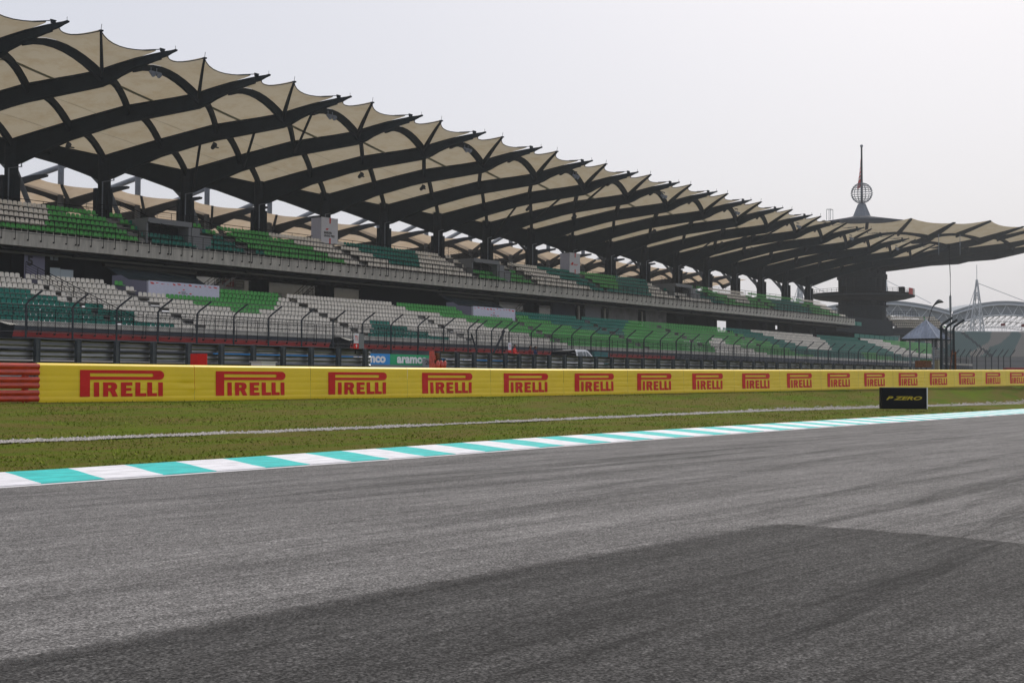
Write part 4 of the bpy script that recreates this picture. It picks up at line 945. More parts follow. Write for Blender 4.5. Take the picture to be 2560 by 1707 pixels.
for n_, (j, tt) in enumerate(((0, .735), (3, .46), (2, .235), (5, .46), (6, .46), (8, .46), (9, .46), (11, .46), (13, .46), (14, .46))):
    x, y = bp(j, tt); f = thing('hanging_lamp', 'dark lamp hanging from a crossing of the roof ribs, %s counted from the left' % ords[n_], 'lamp', (x-.3, y-.2, botz(tt)+roofz(x)), 'dark lamps under the roof ribs'); put('lamp_body', hl, f)
# ================================================================ rear grandstand roof (back to back)
rr_ = thing('rear_roof', 'second scalloped fabric roof with grey beams seen behind the stand through the gaps', 'roof')
def rp(j, t):  # tips face us at y=121, columns at 145
    return (78.0+10*j+9.7*(1-t)*-1+9.7, 145-24*t) if False else (78.0+10*j-9.7*(1-t), 145-24*t)
DZ = -5.2
for j in range(-3, 16):
    mb = MB(); secs = []; dr = Vector((9.7, -24, 0)).normalized(); nr = Vector((-dr.y, dr.x, 0))
    for t in (0, .1, .235, .4, .46, .6, .735, .8, .86, .955, 1.02):
        x, y = rp(j, t); zt, zb = topz(t)+DZ, botz(t)+DZ; c = Vector((x, y, 0))
        secs.append([c+nr*.3+Vector((0, 0, zt)), c-nr*.3+Vector((0, 0, zt)), c-nr*.2+Vector((0, 0, zb)), c+nr*.2+Vector((0, 0, zb))])
    mb.strip(secs, close=True); mb.add(secs[-1], [(0, 1, 2, 3)]); mb.build('roof_beam', M['slate'], rr_)
    def rq(a, b, s):
        x1, y1 = rp(j+1, a); x2, y2 = rp(j, b); return Vector((x1+(x2-x1)*s, y1+(y2-y1)*s, (topz(a)*(1-s)+topz(b)*s)+DZ+.4*4*s*(1-s)))
    for a, b in RIBS[2:]:
        mb = MB(); secs = []
        for q in range(6):
            p = rq(a, b, q/5); secs.append([p+Vector((.2, .1, 0)), p-Vector((.2, .1, 0)), p+Vector((-.15, 0, -.9)), p+Vector((.15, 0, -.9))])
        mb.strip(secs, close=True); mb.build('roof_rib', M['slate'], rr_)
    for i in range(2, 5):
        mb = MB(); rows = []
        for q in range(4):
            f = q/3; a = RIBS[i][0]*(1-f)+RIBS[i+1][0]*f; b = RIBS[i][1]*(1-f)+RIBS[i+1][1]*f; rows.append([rq(a, b, s/5)+Vector((0, 0, .08)) for s in range(6)])
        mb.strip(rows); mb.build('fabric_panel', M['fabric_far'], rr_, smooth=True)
    x1, y1 = rp(j+1, .735); N_ = Vector((x1, y1, topz(.735)+DZ)); x0, y0 = rp(j, 1.0); K_ = Vector((x0+2.4, y0+.2, 27.0+DZ)); T0 = Vector((*rp(j, .97), topz(.97)+DZ)); M0 = Vector((*rp(j, .85), topz(.85)+DZ)); T1 = Vector((*rp(j+1, .92), topz(.92)+DZ))
    mb = MB(); rows = []
    for q in range(5):
        u = q/4; rows.append([N_.lerp(K_, u).lerp(M0.lerp(T0, u), s/5)+Vector((0, .9*u*4*(s/5)*(1-s/5), 0)) for s in range(6)])
    mb.strip(rows)
    rows = []
    for q in range(5):
        u = q/4; rows.append([N_.lerp(K_, u).lerp(N_.lerp(T1, u), s/5)+Vector((0, .9*u*4*(s/5)*(1-s/5), 0)) for s in range(6)])
    mb.strip(rows); mb.build('fabric_panel', M['fabric_far'], rr_, smooth=True)
    mb = MB(); secs = []
    for q in range(5):
        p = N_.lerp(K_, q/4); secs.append([p+Vector((.18, 0, 0)), p-Vector((.18, 0, 0)), p+Vector((-.12, 0, -.8+.5*q/4)), p+Vector((.12, 0, -.8+.5*q/4))])
    mb.strip(secs, close=True); mb.build('peak_rib', M['slate'], rr_)
    # outer upper surface rising away
    mb = MB(); xa = rp(j, .735)[0]
mb = MB(); mb.tube([(0, 0, 2.8), (0, 0, 27)], .32, 12); ma = mb.mesh('mast', M['mast'])
mb = MB(); mb.tube([(-4.6, 1.5, 22.4), (4.4, 1.5, 26.4)], .3, 8); mc_ = mb.mesh('tie_strut', M['mast'])
for k in range(-2, 13):
    o = put('mast', ma, rr_, loc=(83.6+10.05*k, 126.2, 0)); put('tie_strut', mc_, o)
mb = MB(); mb.tube([(0, 0, 2.8), (0, 0, 18)], .9, 12); mc2 = mb.mesh('column', M['slate'])
for k in range(-3, 16): put('column', mc2, rr_, loc=(68.3+10*k, 145, 0))
mb = MB(); mb.bb((40, 150, 14.6), (205, 156, 17.0)); mb.build('rear_deck', M['slate'], rr_)
# ================================================================ service buildings behind the open bays
def service(x0, x1, y0, z1, label, wins):
    t = thing('service_building', label, 'building', (0, 0, 0))
    mb = MB(); mb.bb((x0, y0, 2.7), (x1, y0+8, z1)); mb.build('wall', M['bldg'], t)
    mb = MB(); mb.bb((x0-.2, y0-.5, z1), (x1+.2, y0+8.2, z1+.28)); mb.build('roof', M['grey'], t)
    for (a, b, za, zb) in wins:
        mb = MB(); mb.bb((a, y0-.05, za), (b, y0-.003, zb)); w_ = mb.build('window', M['white'], t)
        n_ = max(1, int((b-a)/.7))
        for i in range(n_):
            mb = MB(); aa = a+(b-a)*i/n_+.05; bb_ = a+(b-a)*(i+1)/n_-.05; mb.bb((aa, y0-.075, za+.06), (bb_, y0-.055, zb-.06)); mb.build('pane', M['paleglass'], w_)
    return t
sv = service(100, 131, 120, 13.6, 'white service building with awning windows seen below the upper tier near the white banner', [(108.9, 110.3, 11.4, 12.15), (112.6, 114.0, 11.35, 12.0), (117, 119, 11.3, 12)])
mb = MB(); mb.bb((101.9, 119.6, 11.1), (104.0, 119.95, 11.5)); mb.build('awning', M['grey'], sv)
mb = MB(); mb.prism([(101.2, 119.9), (101.55, 119.9), (101.55, 119.96), (101.2, 119.96)], 9.5, 12.0); mb.build('arched_door', M['black'], sv)
sv2 = service(158, 181, 124, 13.4, 'white service building seen below the upper tier left of the stairs by the second banner', [(163, 165, 10.6, 11.3)])
mb = MB(); mb.bb((171, 123.5, 10.9), (176, 123.9, 11.25)); mb.build('awning', M['grey'], sv2)
def sign(x, y, z, w, h, mt, txt, label, tm):
    t = thing('wall_sign', label, 'sign', (x, y, z)); mb = MB(); mb.bb((0, 0, 0), (w, .05, h)); mb.build('plate', mt, t)
    for i, (s_, hh, zz) in enumerate(txt): put('lettering', text_mesh(s_, tm, None, hh, .01), t, mat=face_mat((w/2, -.015, zz), (1, 0, 0)))
sign(100.75, 119.7, 12.35, 1.75, .95, M['darkred'], (('C 16 3', .28, .28), ('CORPORATE SUITE', .16, .7)), 'dark red sign reading C 16 on the white building', M['text_white'])
sign(102.52, 119.7, 12.25, 1.55, .95, M['grey'], (('GATE B', .2, .3), ('ENTRANCE', .16, .65)), 'dark grey entrance sign beside the red sign on the white building', M['text_white'])
def steel_stair(x0, y, z0, x1, z1, label):
    t = thing('steel_stairs', label, 'stairs', (0, 0, 0))
    for yy in (y, y+1.6):
        mb = MB(); mb.add([(x0, yy, z0), (x1, yy, z1), (x1, yy, z1+.35), (x0, yy, z0+.35), (x0, yy+.06, z0), (x1, yy+.06, z1), (x1, yy+.06, z1+.35), (x0, yy+.06, z0+.35)], [(0, 1, 2, 3), (7, 6, 5, 4), (0, 3, 7, 4), (1, 5, 6, 2), (3, 2, 6, 7), (0, 4, 5, 1)]); mb.build('stringer', M['text_white'], t)
        mb = MB(); mb.tube([(x0, yy, z0+1.3), (x1, yy, z1+1.3)], .04, 5); mb.tube([(x0, yy, z0+.9), (x1, yy, z1+.9)], .03, 5)
        for q in range(7): a = q/6; xx, zz = x0+(x1-x0)*a, z0+(z1-z0)*a; mb.tube([(xx, yy, zz), (xx, yy, zz+1.3)], .03, 4)
        mb.build('handrail', M['black'], t)
    n_ = 14
    for q in range(n_):
        a = (q+.5)/n_; mb = MB(); mb.bb((x0+(x1-x0)*a-.15, y+.07, z0+(z1-z0)*a+.12), (x0+(x1-x0)*a+.15, y+1.59, z0+(z1-z0)*a+.16)); mb.build('step', M['grey'], t)
steel_stair(89.5, 109, 9.6, 94.5, 13.0, 'white steel stairs rising behind the white commentary banner')
steel_stair(105.5, 112.5, 9.3, 109.5, 12.3, 'dark railed stairs rising beside the column right of the white building')
steel_stair(199.5, 112.5, 9.2, 204.5, 12.3, 'dark stairs against the sky under the far part of the upper tier')
steel_stair(147.5, 112.5, 9.3, 152.0, 12.3, 'railed stairs under the upper tier right of the second white building')
# parapet fence in the open bay
mb = MB()
for q in range(30): mb.tube([(100+q*.25, 108.5, 9.5), (100+q*.25, 108.5, 10.6)], .02, 4)
mb.tube([(100, 108.5, 10.6), (107.4, 108.5, 10.6)], .05, 5); tag(mb.build('balustrade', M['black']), 'short black balustrade in front of the white service building', 'railing')
# ================================================================ speakers in front of the stand
def speaker(x, y, label, s=1.0, rz=0):
    t = thing('stage_speaker', label, 'speaker', (x, y, 2.75), 'black wedge cabinets in front of the stand', rz); t.scale = (s, s, s)
    mb = MB(); P = [(-1.0, 0, .9), (.75, 0, .9), (1.05, 0, 2.15), (-.35, 0, 2.35), (-1.05, 0, 1.0)]; Q = [(x_+.25, 1.1, z_) for x_, _, z_ in P]
    mb.add(P+Q, [(0, 1, 2, 3, 4), (9, 8, 7, 6, 5)]+[(i, 5+i, 5+(i+1) % 5, (i+1) % 5) for i in range(5)]); mb.build('cabinet', M['black'], t)
    mb = MB(); mb.add([(-.42, -.12, 2.38), (1.15, -.12, 2.17), (1.45, 1.2, 2.17), (-.1, 1.2, 2.42), (.55, -.3, 2.1), (.2, -.25, 2.16)], [(0, 1, 2, 3), (0, 5, 4, 1)]); mb.build('hood', M['concrete'], t)
    mb = MB(); mb.bb((-.8, .2, 0), (.7, .9, .9)); mb.build('stand', M['black'], t)
speaker(80.5, 80.0, 'black wedge cabinet with pale hood behind the guardrail, middle left')
speaker(48.6, 80.0, 'black wedge cabinet with pale hood at the left edge of the picture', 1.05)
speaker(191, 89.0, 'small black wedge cabinet far along the stand by the fence', .9)
speaker(243.5, 90.0, 'smallest black wedge cabinet near the far end of the stand', .9)
mb = MB(); mb.bb((136.2, 91.6, 2.8), (137.6, 92.3, 5.28)); mb.bb((137.7, 91.6, 2.8), (139.3, 92.3, 5.25)); tag(mb.build('storage_unit', M['teal_box']), 'dark teal storage units behind the pickup truck', 'container')
# ================================================================ catch fence
cf = thing('catch_fence', 'tall dark catch fence with posts bent forward in front of the grandstand', 'fence', (0, 67, 0))
mb = MB(); mb.tube([(0, 0, 2.3), (0, 0, 5.55), (.10, -.12, 5.75), (.62, -.62, 6.35)], .062, 6); fp = mb.mesh('post', M['fence'])
FX = [42.3+3.02*i for i in range(-3, 15)]+[82.6, 86.0, 86.9]+[90.0+3.02*i for i in range(0, 31)]
for x in FX: put('post', fp, cf, loc=(x, 0, 0.0))
mb = MB()
for z in (2.9, 3.45, 4.0, 4.55, 5.1, 5.55): mb.tube([(33, 0, z), (182, 0, z)], .016, 4, cap=False)
for d, z in ((.2, 5.9), (.42, 6.1), (.6, 6.33)): mb.tube([(33, -d, z), (182, -d, z)], .012, 4, cap=False)
mb.build('cable', M['fence'], cf, kind='stuff')
mb = MB(); q = 33.0
while q < 182:
    for sgn in (-1, 1):
        mb.tube([(q, .02, 2.9), (q+sgn*2.6, .02, 5.5)], .0045, 3, cap=False)
    q += .16
mb.build('netting', M['fence'], cf, kind='stuff')
mb = MB(); mb.tube([(83.2, -.05, 2.6), (81.9, -.05, 5.2)], .07, 6); mb.tube([(83.9, -.05, 2.6), (85.9, -.3, 5.6)], .09, 6); mb.build('brace', M['fence'], cf)
# small marshal board on the fence
t = thing('marshal_board', 'small red and white board hung on the catch fence by the seated people', 'sign', (86.3, 66.6, 3.9))
mb = MB(); mb.bb((0, 0, .12), (.42, .03, .72)); mb.build('upper_plate', M['white'], t); mb = MB(); mb.bb((0, 0, -.1), (.42, .03, .11)); mb.build('lower_plate', M['logo_red'], t)
put('lettering', text_mesh('T1', M['logo_red'], .2, .22, .02), t, mat=face_mat((.2, -.01, .42), (1, 0, 0)))
# ================================================================ P ZERO board
c_ = Vector((58.02, 22.2, 0)); dirx = Vector((58.65-57.40, 21.40-23.0, 0)).normalized(); ang = math.atan2(dirx.y, dirx.x)
t = thing('advertising_board', 'black P ZERO advertising board with a white edge standing in the grass', 'advertising board', (58.02, 22.2, .17), rz=ang)
mb = MB(); mb.bb((-1.02, 0, 0), (1.0, .42, .97)); mb.build('box', M['black'], t)
mb = MB(); mb.bb((1.003, -.01, .01), (1.045, .43, .975)); mb.build('edge_strip', M['text_white'], t)
mb = MB(); mb.bb((-1.02, -.004, .955), (1.0, .40, .975)); mb.build('top_strip', M['grey'], t)
put('lettering', text_mesh('P ZERO', M['pzero_y'], 1.62, .165, .03, .35), t, mat=face_mat((-.02, -.008, .49), (1, 0, 0)))
# ================================================================ kiosk
k_ = thing('kiosk', 'small open hut with a ribbed metal pyramid roof on slim posts behind the banner', 'kiosk', (108.4, 39.6, 2.3), rz=radians(-1))
apex = (0, 0, 4.42); R_ = 1.48; ze = 2.82
cor = [(-R_, -R_, ze), (R_, -R_, ze), (R_, R_, ze), (-R_, R_, ze)]
for i in range(4):
    a, b = Vector(cor[i]), Vector(cor[(i+1) % 4]); ap = Vector(apex); nr = (b-a).cross(ap-a).normalized()
    n_ = 22; rows = []
    mb = MB(); lo, hi = [], []
    for q in range(n_+1):
        f = q/n_; p = a.lerp(b, f); up = .06*(1 if q % 2 else 0)
        k2 = 1-abs(2*f-1); top = p+(ap-(a+b)/2)*k2
        # ribs run straight up the slope and die at the hip
        lo.append(p+nr*up+(a-ap)*0); hi.append(p+(ap-(a+b)/2)*k2+nr*up)
    mb.strip([lo, hi]); mb.strip([[p-nr*.03 for p in lo], [p-nr*.03 for p in hi]]); mb.build('roof_sheet', M['roofmetal'], k_)
    mb = MB(); mb.tube([a+nr*.03, ap], .05, 6); mb.build('hip_cap', M['roofmetal'], k_)
    mb = MB(); mb.tube([a-Vector((0, 0, .05)), b-Vector((0, 0, .05))], .035, 4); mb.build('eaves_rail', M['black'], k_)
for (x, y) in ((-1.0, -1.0), (1.0, -1.0), (1.0, 1.0), (-1.0, 1.0)):
    mb = MB(); mb.box((x, y, 1.4), (.10, .10, 2.85)); mb.build('post', M['mast'], k_)
mb = MB(); mb.box((.0, -1.0, 1.35), (2.0, .04, .05)); mb.box((0, 1.0, 1.35), (2.0, .04, .05)); mb.build('rail', M['mast'], k_)
mb = MB(); mb.box((-.15, .2, .75), (1.3, .9, .55)); mb.build('cabinet', M['rust'], k_)
pl = MB(); r3 = random.Random(4)
for i in range(60):
    x, y = r3.uniform(-.7, .4), r3.uniform(-.3, .5); a = r3.random()*6.28; h = r3.uniform(.05, .18); pl.add([(x-.04*cos(a), y-.04*sin(a), 1.02), (x+.04*cos(a), y+.04*sin(a), 1.02), (x+r3.gauss(0, .05), y, 1.02+h)], [(0, 1, 2)])
tag(pl.build('potted_plant', M['plant'], loc=(108.6, 39.6, 2.28)), 'low yellowish plants growing on the box inside the hut', 'plant')
mb = MB(); mb.bb((109.5, 39.0, 2.3), (109.9, 39.3, 3.4)); tag(mb.build('timber_post', mat('pale_timber', (.28, .25, .17), .8)), 'pale timber post under the right side of the hut', 'post')
# leaf shaped lamp behind the kiosk
t = thing('street_lamp', 'leaf shaped lamp on a thin curved pole above the hut roof', 'street lamp', (0, 0, 0))
mb = MB(); mb.tube([(116.0, 42.4, 2.4), (116.08, 42.3, 6.6), (116.2, 42.1, 7.6), (116.38, 41.9, 8.35), (116.5, 41.75, 8.6)], [.05, .04, .035, .03, .03], 6); mb.build('pole', M['fence'], t)
mb = MB(); a_, b_ = Vector((116.4, 41.85, 8.35)), Vector((116.95, 41.15, 8.72)); sd_ = Vector((.4, .5, 0)).normalized()
rows = []
for q in range(9):
    f = q/8; w = math.sin(pi*min(1, f*.9+.06))**.8; p = a_.lerp(b_, f)+Vector((0, 0, .26*math.sin(pi*f**.9))); rows.append([p-sd_*.25*w, p+Vector((0, 0, .16*w)), p+sd_*.25*w, p-Vector((0, 0, .20*w))])
mb.strip(rows, close=True); mb.build('lamp_head', M['fence'], t)
# cluster of heavy fence posts
tp = thing('debris_fence', 'cluster of heavy bent fence posts with mesh between them right of the hut', 'fence', (0, 0, 0))
for (x, y, zb) in ((94.15, 33.3, 5.53), (96.35, 33.7, 5.48), (98.65, 33.95, 5.57)):
    mb = MB(); mb.tube([(x, y, 1.6), (x, y, zb), (x+.06, y-.08, zb+.15), (x+.5, y-.62, zb+.62)], [.10, .09, .09, .10], 8); mb.build('post', M['fence'], tp)
mb = MB()
for q in range(16):
    z = 2.2+q*.2; mb.tube([(94.15, 33.3, z), (96.35, 33.7, z-.04), (98.65, 33.95, z)], .011, 4, cap=False)
for q in range(24):
    f = q/24; mb.tube([(94.15+4.5*f, 33.3+.65*f, 2.1), (94.15+4.5*f+.4, 33.3+.65*f+.05, 5.4)], .008, 3, cap=False)
mb.build('netting', M['fence'], tp, kind='stuff')
mb = MB(); mb.tube([(97.2, 33.8, 1.8), (98.2, 33.9, 3.9)], .05, 5); mb.tube([(98.6, 33.8, 1.8), (98.6, 33.8, 3.8)], .07, 5); mb.tube([(97.8, 33.8, 3.6), (99.0, 33.9, 3.7)], .04, 5); mb.build('rusty_brace', M['rust'], tp)
# antenna
t = thing('antenna_mast', 'thin antenna pole with a crossbar carrying two upright whips', 'antenna', (0, 0, 0))
mb = MB(); mb.tube([(99.55, 34.47, 1.6), (99.50, 34.47, 6.2), (99.44, 34.45, 8.1)], .035, 6); mb.tube([(99.44, 34.45, 8.1), (99.46, 34.46, 9.6), (99.30, 34.46, 10.9), (99.24, 34.47, 12.0)], .03, 6); mb.build('pole', M['fence'], t)
mb = MB(); mb.tube([(99.50, 34.47, 6.9), (99.46, 34.47, 8.05)], .085, 8); mb.tube([(99.50, 34.47, 6.2), (99.49, 34.47, 6.8)], .06, 8); mb.build('sleeve', M['grey'], t)
mb = MB(); mb.tube([(98.76, 35.08, 11.95), (99.74, 33.80, 11.96)], .035, 6); mb.build('crossbar', M['fence'], t)
for (x, y) in ((98.76, 35.08), (99.74, 33.80)):
    mb = MB(); mb.tube([(x, y, 11.15), (x, y, 12.72)], .022, 6); mb.tube([(x, y, 11.85), (x, y, 12.08)], .045, 6); mb.build('whip', M['mast'], t)
# ================================================================ round tower with umbrella roof, globe and flag
TX, TY = 304.6, 127.0
tw = thing('round_tower', 'round tower with a circular viewing deck at the far end of the grandstand', 'tower', (TX, TY, 0))
mb = MB(); mb.tube([(0, 0, 2.8), (0, 0, 20.2)], 5.6, 32); mb.tube([(0, 0, 20.2), (0, 0, 20.5)], 6.2, 32); mb.tube([(0, 0, 20.5), (0, 0, 30.5)], 5.35, 32)
mb.tube([(0, 0, 26.9), (0, 0, 28.0)], 5.9, 32)
for q in range(16):
    a = 2*pi*q/16; mb.box((5.35*cos(a), 5.35*sin(a), 25), (.5, .5, 10), rz=a)
mb.build('shaft', M['column'], tw)
mb = MB(); mb.tube([(0, 0, 21.5), (0, 0, 22.1), (0, 0, 22.6), (0, 0, 22.85)], [6.0, 10.4, 12.3, 12.3], 48); mb.build('viewing_deck', M['slate'], tw)
mb = MB(); n_ = 56
for q in range(n_):
    a = 2*pi*q/n_; mb.tube([(12.0*cos(a), 12.0*sin(a), 22.85), (12.0*cos(a), 12.0*sin(a), 24.2)], .035, 4)
for z in (23.3, 23.75, 24.2): mb.tube([(12.0*cos(2*pi*q/48), 12.0*sin(2*pi*q/48), z) for q in range(49)], .035, 4, cap=False)
mb.tube([(11.6*cos(2*pi*q/48), 11.6*sin(2*pi*q/48), 23.1) for q in range(49)], .25, 4, cap=False)
mb.build('deck_railing', M['black'], tw)
vd = Vector((-F0.x, -F0.y, 0)); va = math.atan2(vd.y, vd.x)
def deckarc(a0, a1, z0, z1, r, mt, nm):
    mb = MB(); lo, hi = [], []
    for q in range(9):
        a = a0+(a1-a0)*q/8; lo.append((r*cos(a), r*sin(a), z0)); hi.append((r*cos(a), r*sin(a), z1))
    mb.strip([lo, hi]); mb.build(nm, mt, tw)
deckarc(va+radians(90), va+radians(73), 22.9, 24.4, 12.2, M['text_white'], 'deck_sign'); deckarc(va+radians(72.8), va+radians(58), 22.9, 24.4, 12.2, M['text_white'], 'deck_sign')
deckarc(va+radians(58), va+radians(46), 22.9, 24.4, 12.2, M['text_red'], 'red_deck_sign')
for a, w in ((va+radians(38), .9), (va-radians(35), .8)):
    mb = MB(); mb.box((11.3*cos(a), 11.3*sin(a), 23.7), (1.0, 1.1, 1.7), rz=a); mb.build('deck_cabin', M['black'], tw)
# umbrella roof
um = thing('umbrella_roof', 'round umbrella roof of scalloped fabric and deep ribs around the tower top', 'roof', (TX, TY, 0))
UT = [(0, 31.0), (.15, 31.5), (.45, 33.0), (.72, 33.8), (1.0, 35.3), (1.03, 35.5)]; UB = [(0, 28.8), (.15, 29.6), (.45, 31.4), (.72, 32.4), (.85, 33.6), (1.0, 35.1), (1.03, 35.4)]
NR = 16; RR0, RR1 = 5.0, 46.0; a00 = va+radians(9)
def up_(a, f, dz=0): r = RR0+(RR1-RR0)*f; return Vector((r*cos(a), r*sin(a), dz))
for q in range(NR):
    a = a00+2*pi*q/NR; mb = MB(); secs = []; nr = Vector((-sin(a), cos(a), 0))
    for f in (0, .15, .3, .45, .6, .72, .8, .88, .95, 1.0):
        zt, zb = clampi(f, UT), clampi(f, UB); p = up_(a, f); secs.append([p+nr*.35+Vector((0, 0, zt)), p-nr*.35+Vector((0, 0, zt)), p-nr*.25+Vector((0, 0, zb)), p+nr*.25+Vector((0, 0, zb))])
    mb.strip(secs, close=True); mb.add(secs[-1], [(0, 1, 2, 3)]); mb.build('roof_beam', M['beam'], um)
    a2 = a00+2*pi*(q+1)/NR; am = (a+a2)/2
    pk = Vector((45.4*cos(am), 45.4*sin(am), 36.1))
    for (f0, f1) in ((0, .3), (.3, .5), (.5, .72)):
        mb = MB(); rows = []
        for u in range(4):
            f = f0+(f1-f0)*u/3; r = []
            for s in range(7):
                A2 = a+(a2-a)*s/6; p = up_(A2, f); p.z = clampi(f, UT)+.9*f*4*(s/6)*(1-s/6)+.15; r.append(p)
            rows.append(r)
        mb.strip(rows); mb.build('fabric_panel', M['fabric'], um, smooth=True)
        mb = MB(); secs = []
        for s in range(9):
            A2 = a+(a2-a)*s/8; p = up_(A2, f1); p.z = clampi(f1, UT)+.9*f1*4*(s/8)*(1-s/8)+.05; rd = Vector((cos(A2), sin(A2), 0))
            secs.append([p+rd*.2, p-rd*.2, p-rd*.2-Vector((0, 0, .55+.45*abs(s/4-1)**2)), p+rd*.2-Vector((0, 0, .55+.45*abs(s/4-1)**2))])
        mb.strip(secs, close=True); mb.build('roof_rib', M['beam'], um)
    for side, (aa, sg) in enumerate(((a, 1), (a2, -1))):
        mb = MB(); rows = []
        nm_ = up_(am, .72); nm_.z = clampi(.72, UT)+.9*.72+.1
        for u in range(6):
            f = .72+(.97-.72)*u/5; eb = up_(aa, f); eb.z = clampi(f, UT)+.1; pr_ = nm_.lerp(pk, u/5)
            rowb = []
            for s in range(6):
                v = s/5; p = pr_.lerp(eb, v)
                if u == 0: pass
                sag = 1.4*(u/5)*4*v*(1-v)*.8; rd = Vector((cos(am), sin(am), 0)); rowb.append(p-rd*sag+Vector((0, 0, -.25*sag)))
            rows.append(rowb)
        mb.strip(rows); mb.build('fabric_panel', M['fabric'], um, smooth=True)
    mb = MB(); secs = []; nr = Vector((-sin(am), cos(am), 0))
    for s in range(5):
        p = nm_.lerp(pk, s/4); dp = 1.0-.6*s/4; secs.append([p+nr*.22, p-nr*.22, p-nr*.18-Vector((0, 0, dp)), p+nr*.18-Vector((0, 0, dp))])
    mb.strip(secs, close=True); mb.build('peak_rib', M['beam'], um)
mb = MB(); mb.tube([(0, 0, 32.5), (0, 0, 39.0), (0, 0, 39.9), (0, 0, 41.6), (0, 0, 42.1)], [13, 13, 14, 5, 2.6], 40, cap=False); mb.build('upper_cap', M['slate'], um, smooth=True)
mb = MB(); mb.tube([(0, 0, 30), (0, 0, 38)], [5.2, 5.2], 24); mb.build('core', M['column'], um)
mb = MB()
for q in range(4):
    a = va+radians(30+90*q)
mb.tube([(0, 0, 41.7), (0, 0, 42.3), (0, 0, 45.3)], [3.0, 2.2, .95], 8); mb.build('spire_base', M['mast'], um)
mb = MB(); sx, sy = 8.6*cos(va-radians(75)), 8.6*sin(va-radians(75))
for dx in (-.7, .7):
    for dy in (-.5, .5): mb.tube([(sx+dx, sy+dy, 41.0), (sx+dx, sy+dy, 43.6)], .06, 4)
mb.tube([(sx-.7, sy-.5, 43.6), (sx+.7, sy-.5, 43.6), (sx+.7, sy+.5, 43.6), (sx-.7, sy+.5, 43.6), (sx-.7, sy-.5, 43.6)], .05, 4); mb.build('hatch_cage', M['mast'], um)
gl = thing('wire_globe', 'open wire globe around the foot of the flagpole on the tower roof', 'globe', (TX, TY, 47.9))
for q in range(13):
    z = 2.45*math.sin(radians(-78+13*q)); r = 2.45*cos(radians(-78+13*q)); mb = MB(); mb.tube([((r+.16)*cos(2*pi*i/28), (r+.16)*sin(2*pi*i/28), z) for i in range(29)], .055, 4, cap=False); mb.build('ring', M['mast'], gl)
for q in range(8):
    a = pi*q/8; mb = MB(); mb.tube([(2.45*cos(b)*cos(a), 2.45*cos(b)*sin(a), 2.45*math.sin(b)) for b in [2*pi*i/32 for i in range(33)]], .06, 4, cap=False); mb.build('meridian', M['mast'], gl)
fp_ = thing('flagpole', 'tall flagpole with a ball tip rising through the wire globe', 'flagpole', (TX, TY, 45.2))
mb = MB(); mb.tube([(0, 0, 0), (0, 0, 13.9)], [.30, .20], 10); mb.build('pole', M['fence'], fp_)
mb = MB(); mb.tube([(0, 0, 13.8), (0, 0, 13.95), (0, 0, 14.2), (0, 0, 14.45), (0, 0, 14.55)], [.12, .3, .38, .28, .1], 12); mb.build('ball', M['mast'], fp_)
fl = thing('flag', 'red and white striped flag hanging limp down the flagpole', 'flag', (TX, TY, 0))
mb = MB(); rt = Vector((R0.x, R0.y, 0)); rows = []
for q in range(15):
    f = q/14; z = 56.6-f*7.0; w = .12+.95*f**1.2 if f < .93 else .8; base = -rt*(.18); rows.append([Vector((0, 0, z))+base*0-rt*.16+F0*.1, Vector((0, 0, z-.3))-rt*(.16+w*.35)+F0*(.22*sin(9*f)-.15), Vector((0, 0, z-.6))-rt*(.16+w*.7)+F0*.2*cos(8*f), Vector((0, 0, z-1.0))-rt*(.16+w)-F0*.1])
mb.strip(rows)
for i in range(len(mb.f)): r_ = i//3; mb.m[i] = 0 if (r_ % 2 == 0 or r_ > 9) else 1
mb.build('cloth', [M['text_red'], M['text_white']], fl)
# ================================================================ end block beside the tower
eb = thing('end_terrace', 'short raised block of ivory seats right of the tower on a grey deck', 'grandstand', (0, 0, 0))
ed = Vector((R0.x, R0.y, 0)); ef = Vector((F0.x, F0.y, 0)); O_ = Vector((318.0, 126.9, 0))
def eo(a, b, z): p = O_+ed*a+ef*b; return (p.x, p.y, z)
for i in range(5):
    z = 18.6-i*.62; mb = MB(); P = [eo(1+i*.35, -i*.9, z-.8), eo(14, -i*.9, z-.8), eo(14, -i*.9+.9, z-.8), eo(1+i*.35, -i*.9+.9, z-.8)]
    mb.add(P+[(p[0], p[1], p[2]-.5) for p in P], [(3, 2, 1, 0), (4, 5, 6, 7), (0, 1, 5, 4), (1, 2, 6, 5), (2, 3, 7, 6), (3, 0, 4, 7)]); mb.build('step_deck', M['concrete_dk'], eb)
    for q in range(24):
        a = 1.2+i*.35+q*.5; s_ = put('seat', protos['G' if (q > 10 and (q+i) % 9 == 0) else 'W'], eb, loc=eo(a, -i*.9+.3, z)); s_.rotation_euler = (0, 0, math.atan2(ed.y, ed.x))
mb = MB(); P = [eo(-1.2, -4.6, 13.9), eo(14, -4.6, 13.9), eo(14, 1.5, 13.9), eo(-1.2, 1.5, 13.9)]
mb.add(P+[(p[0], p[1], 15.4) for p in P], [(3, 2, 1, 0), (4, 5, 6, 7), (0, 1, 5, 4), (1, 2, 6, 5), (2, 3, 7, 6), (3, 0, 4, 7)])
P = [eo(-4.5, -4.5, 11.5), eo(.8, -4.5, 14.4), eo(-.2, -4.5, 18.0), eo(-4.5, -4.5, 18.6)]; mb.add(P+[(p[0]+ef.x, p[1]+ef.y, p[2]) for p in P], [(0, 1, 2, 3), (7, 6, 5, 4), (0, 4, 5, 1), (1, 5, 6, 2), (2, 6, 7, 3)])
mb.build('deck', M['slate'], eb)
mb = MB()
for a in (4.2, 12): p = eo(a, -2, 8.3); mb.box(p, (1.1, 1.1, 11.2))
mb.build('pillar', M['column'], eb)
mb = MB()
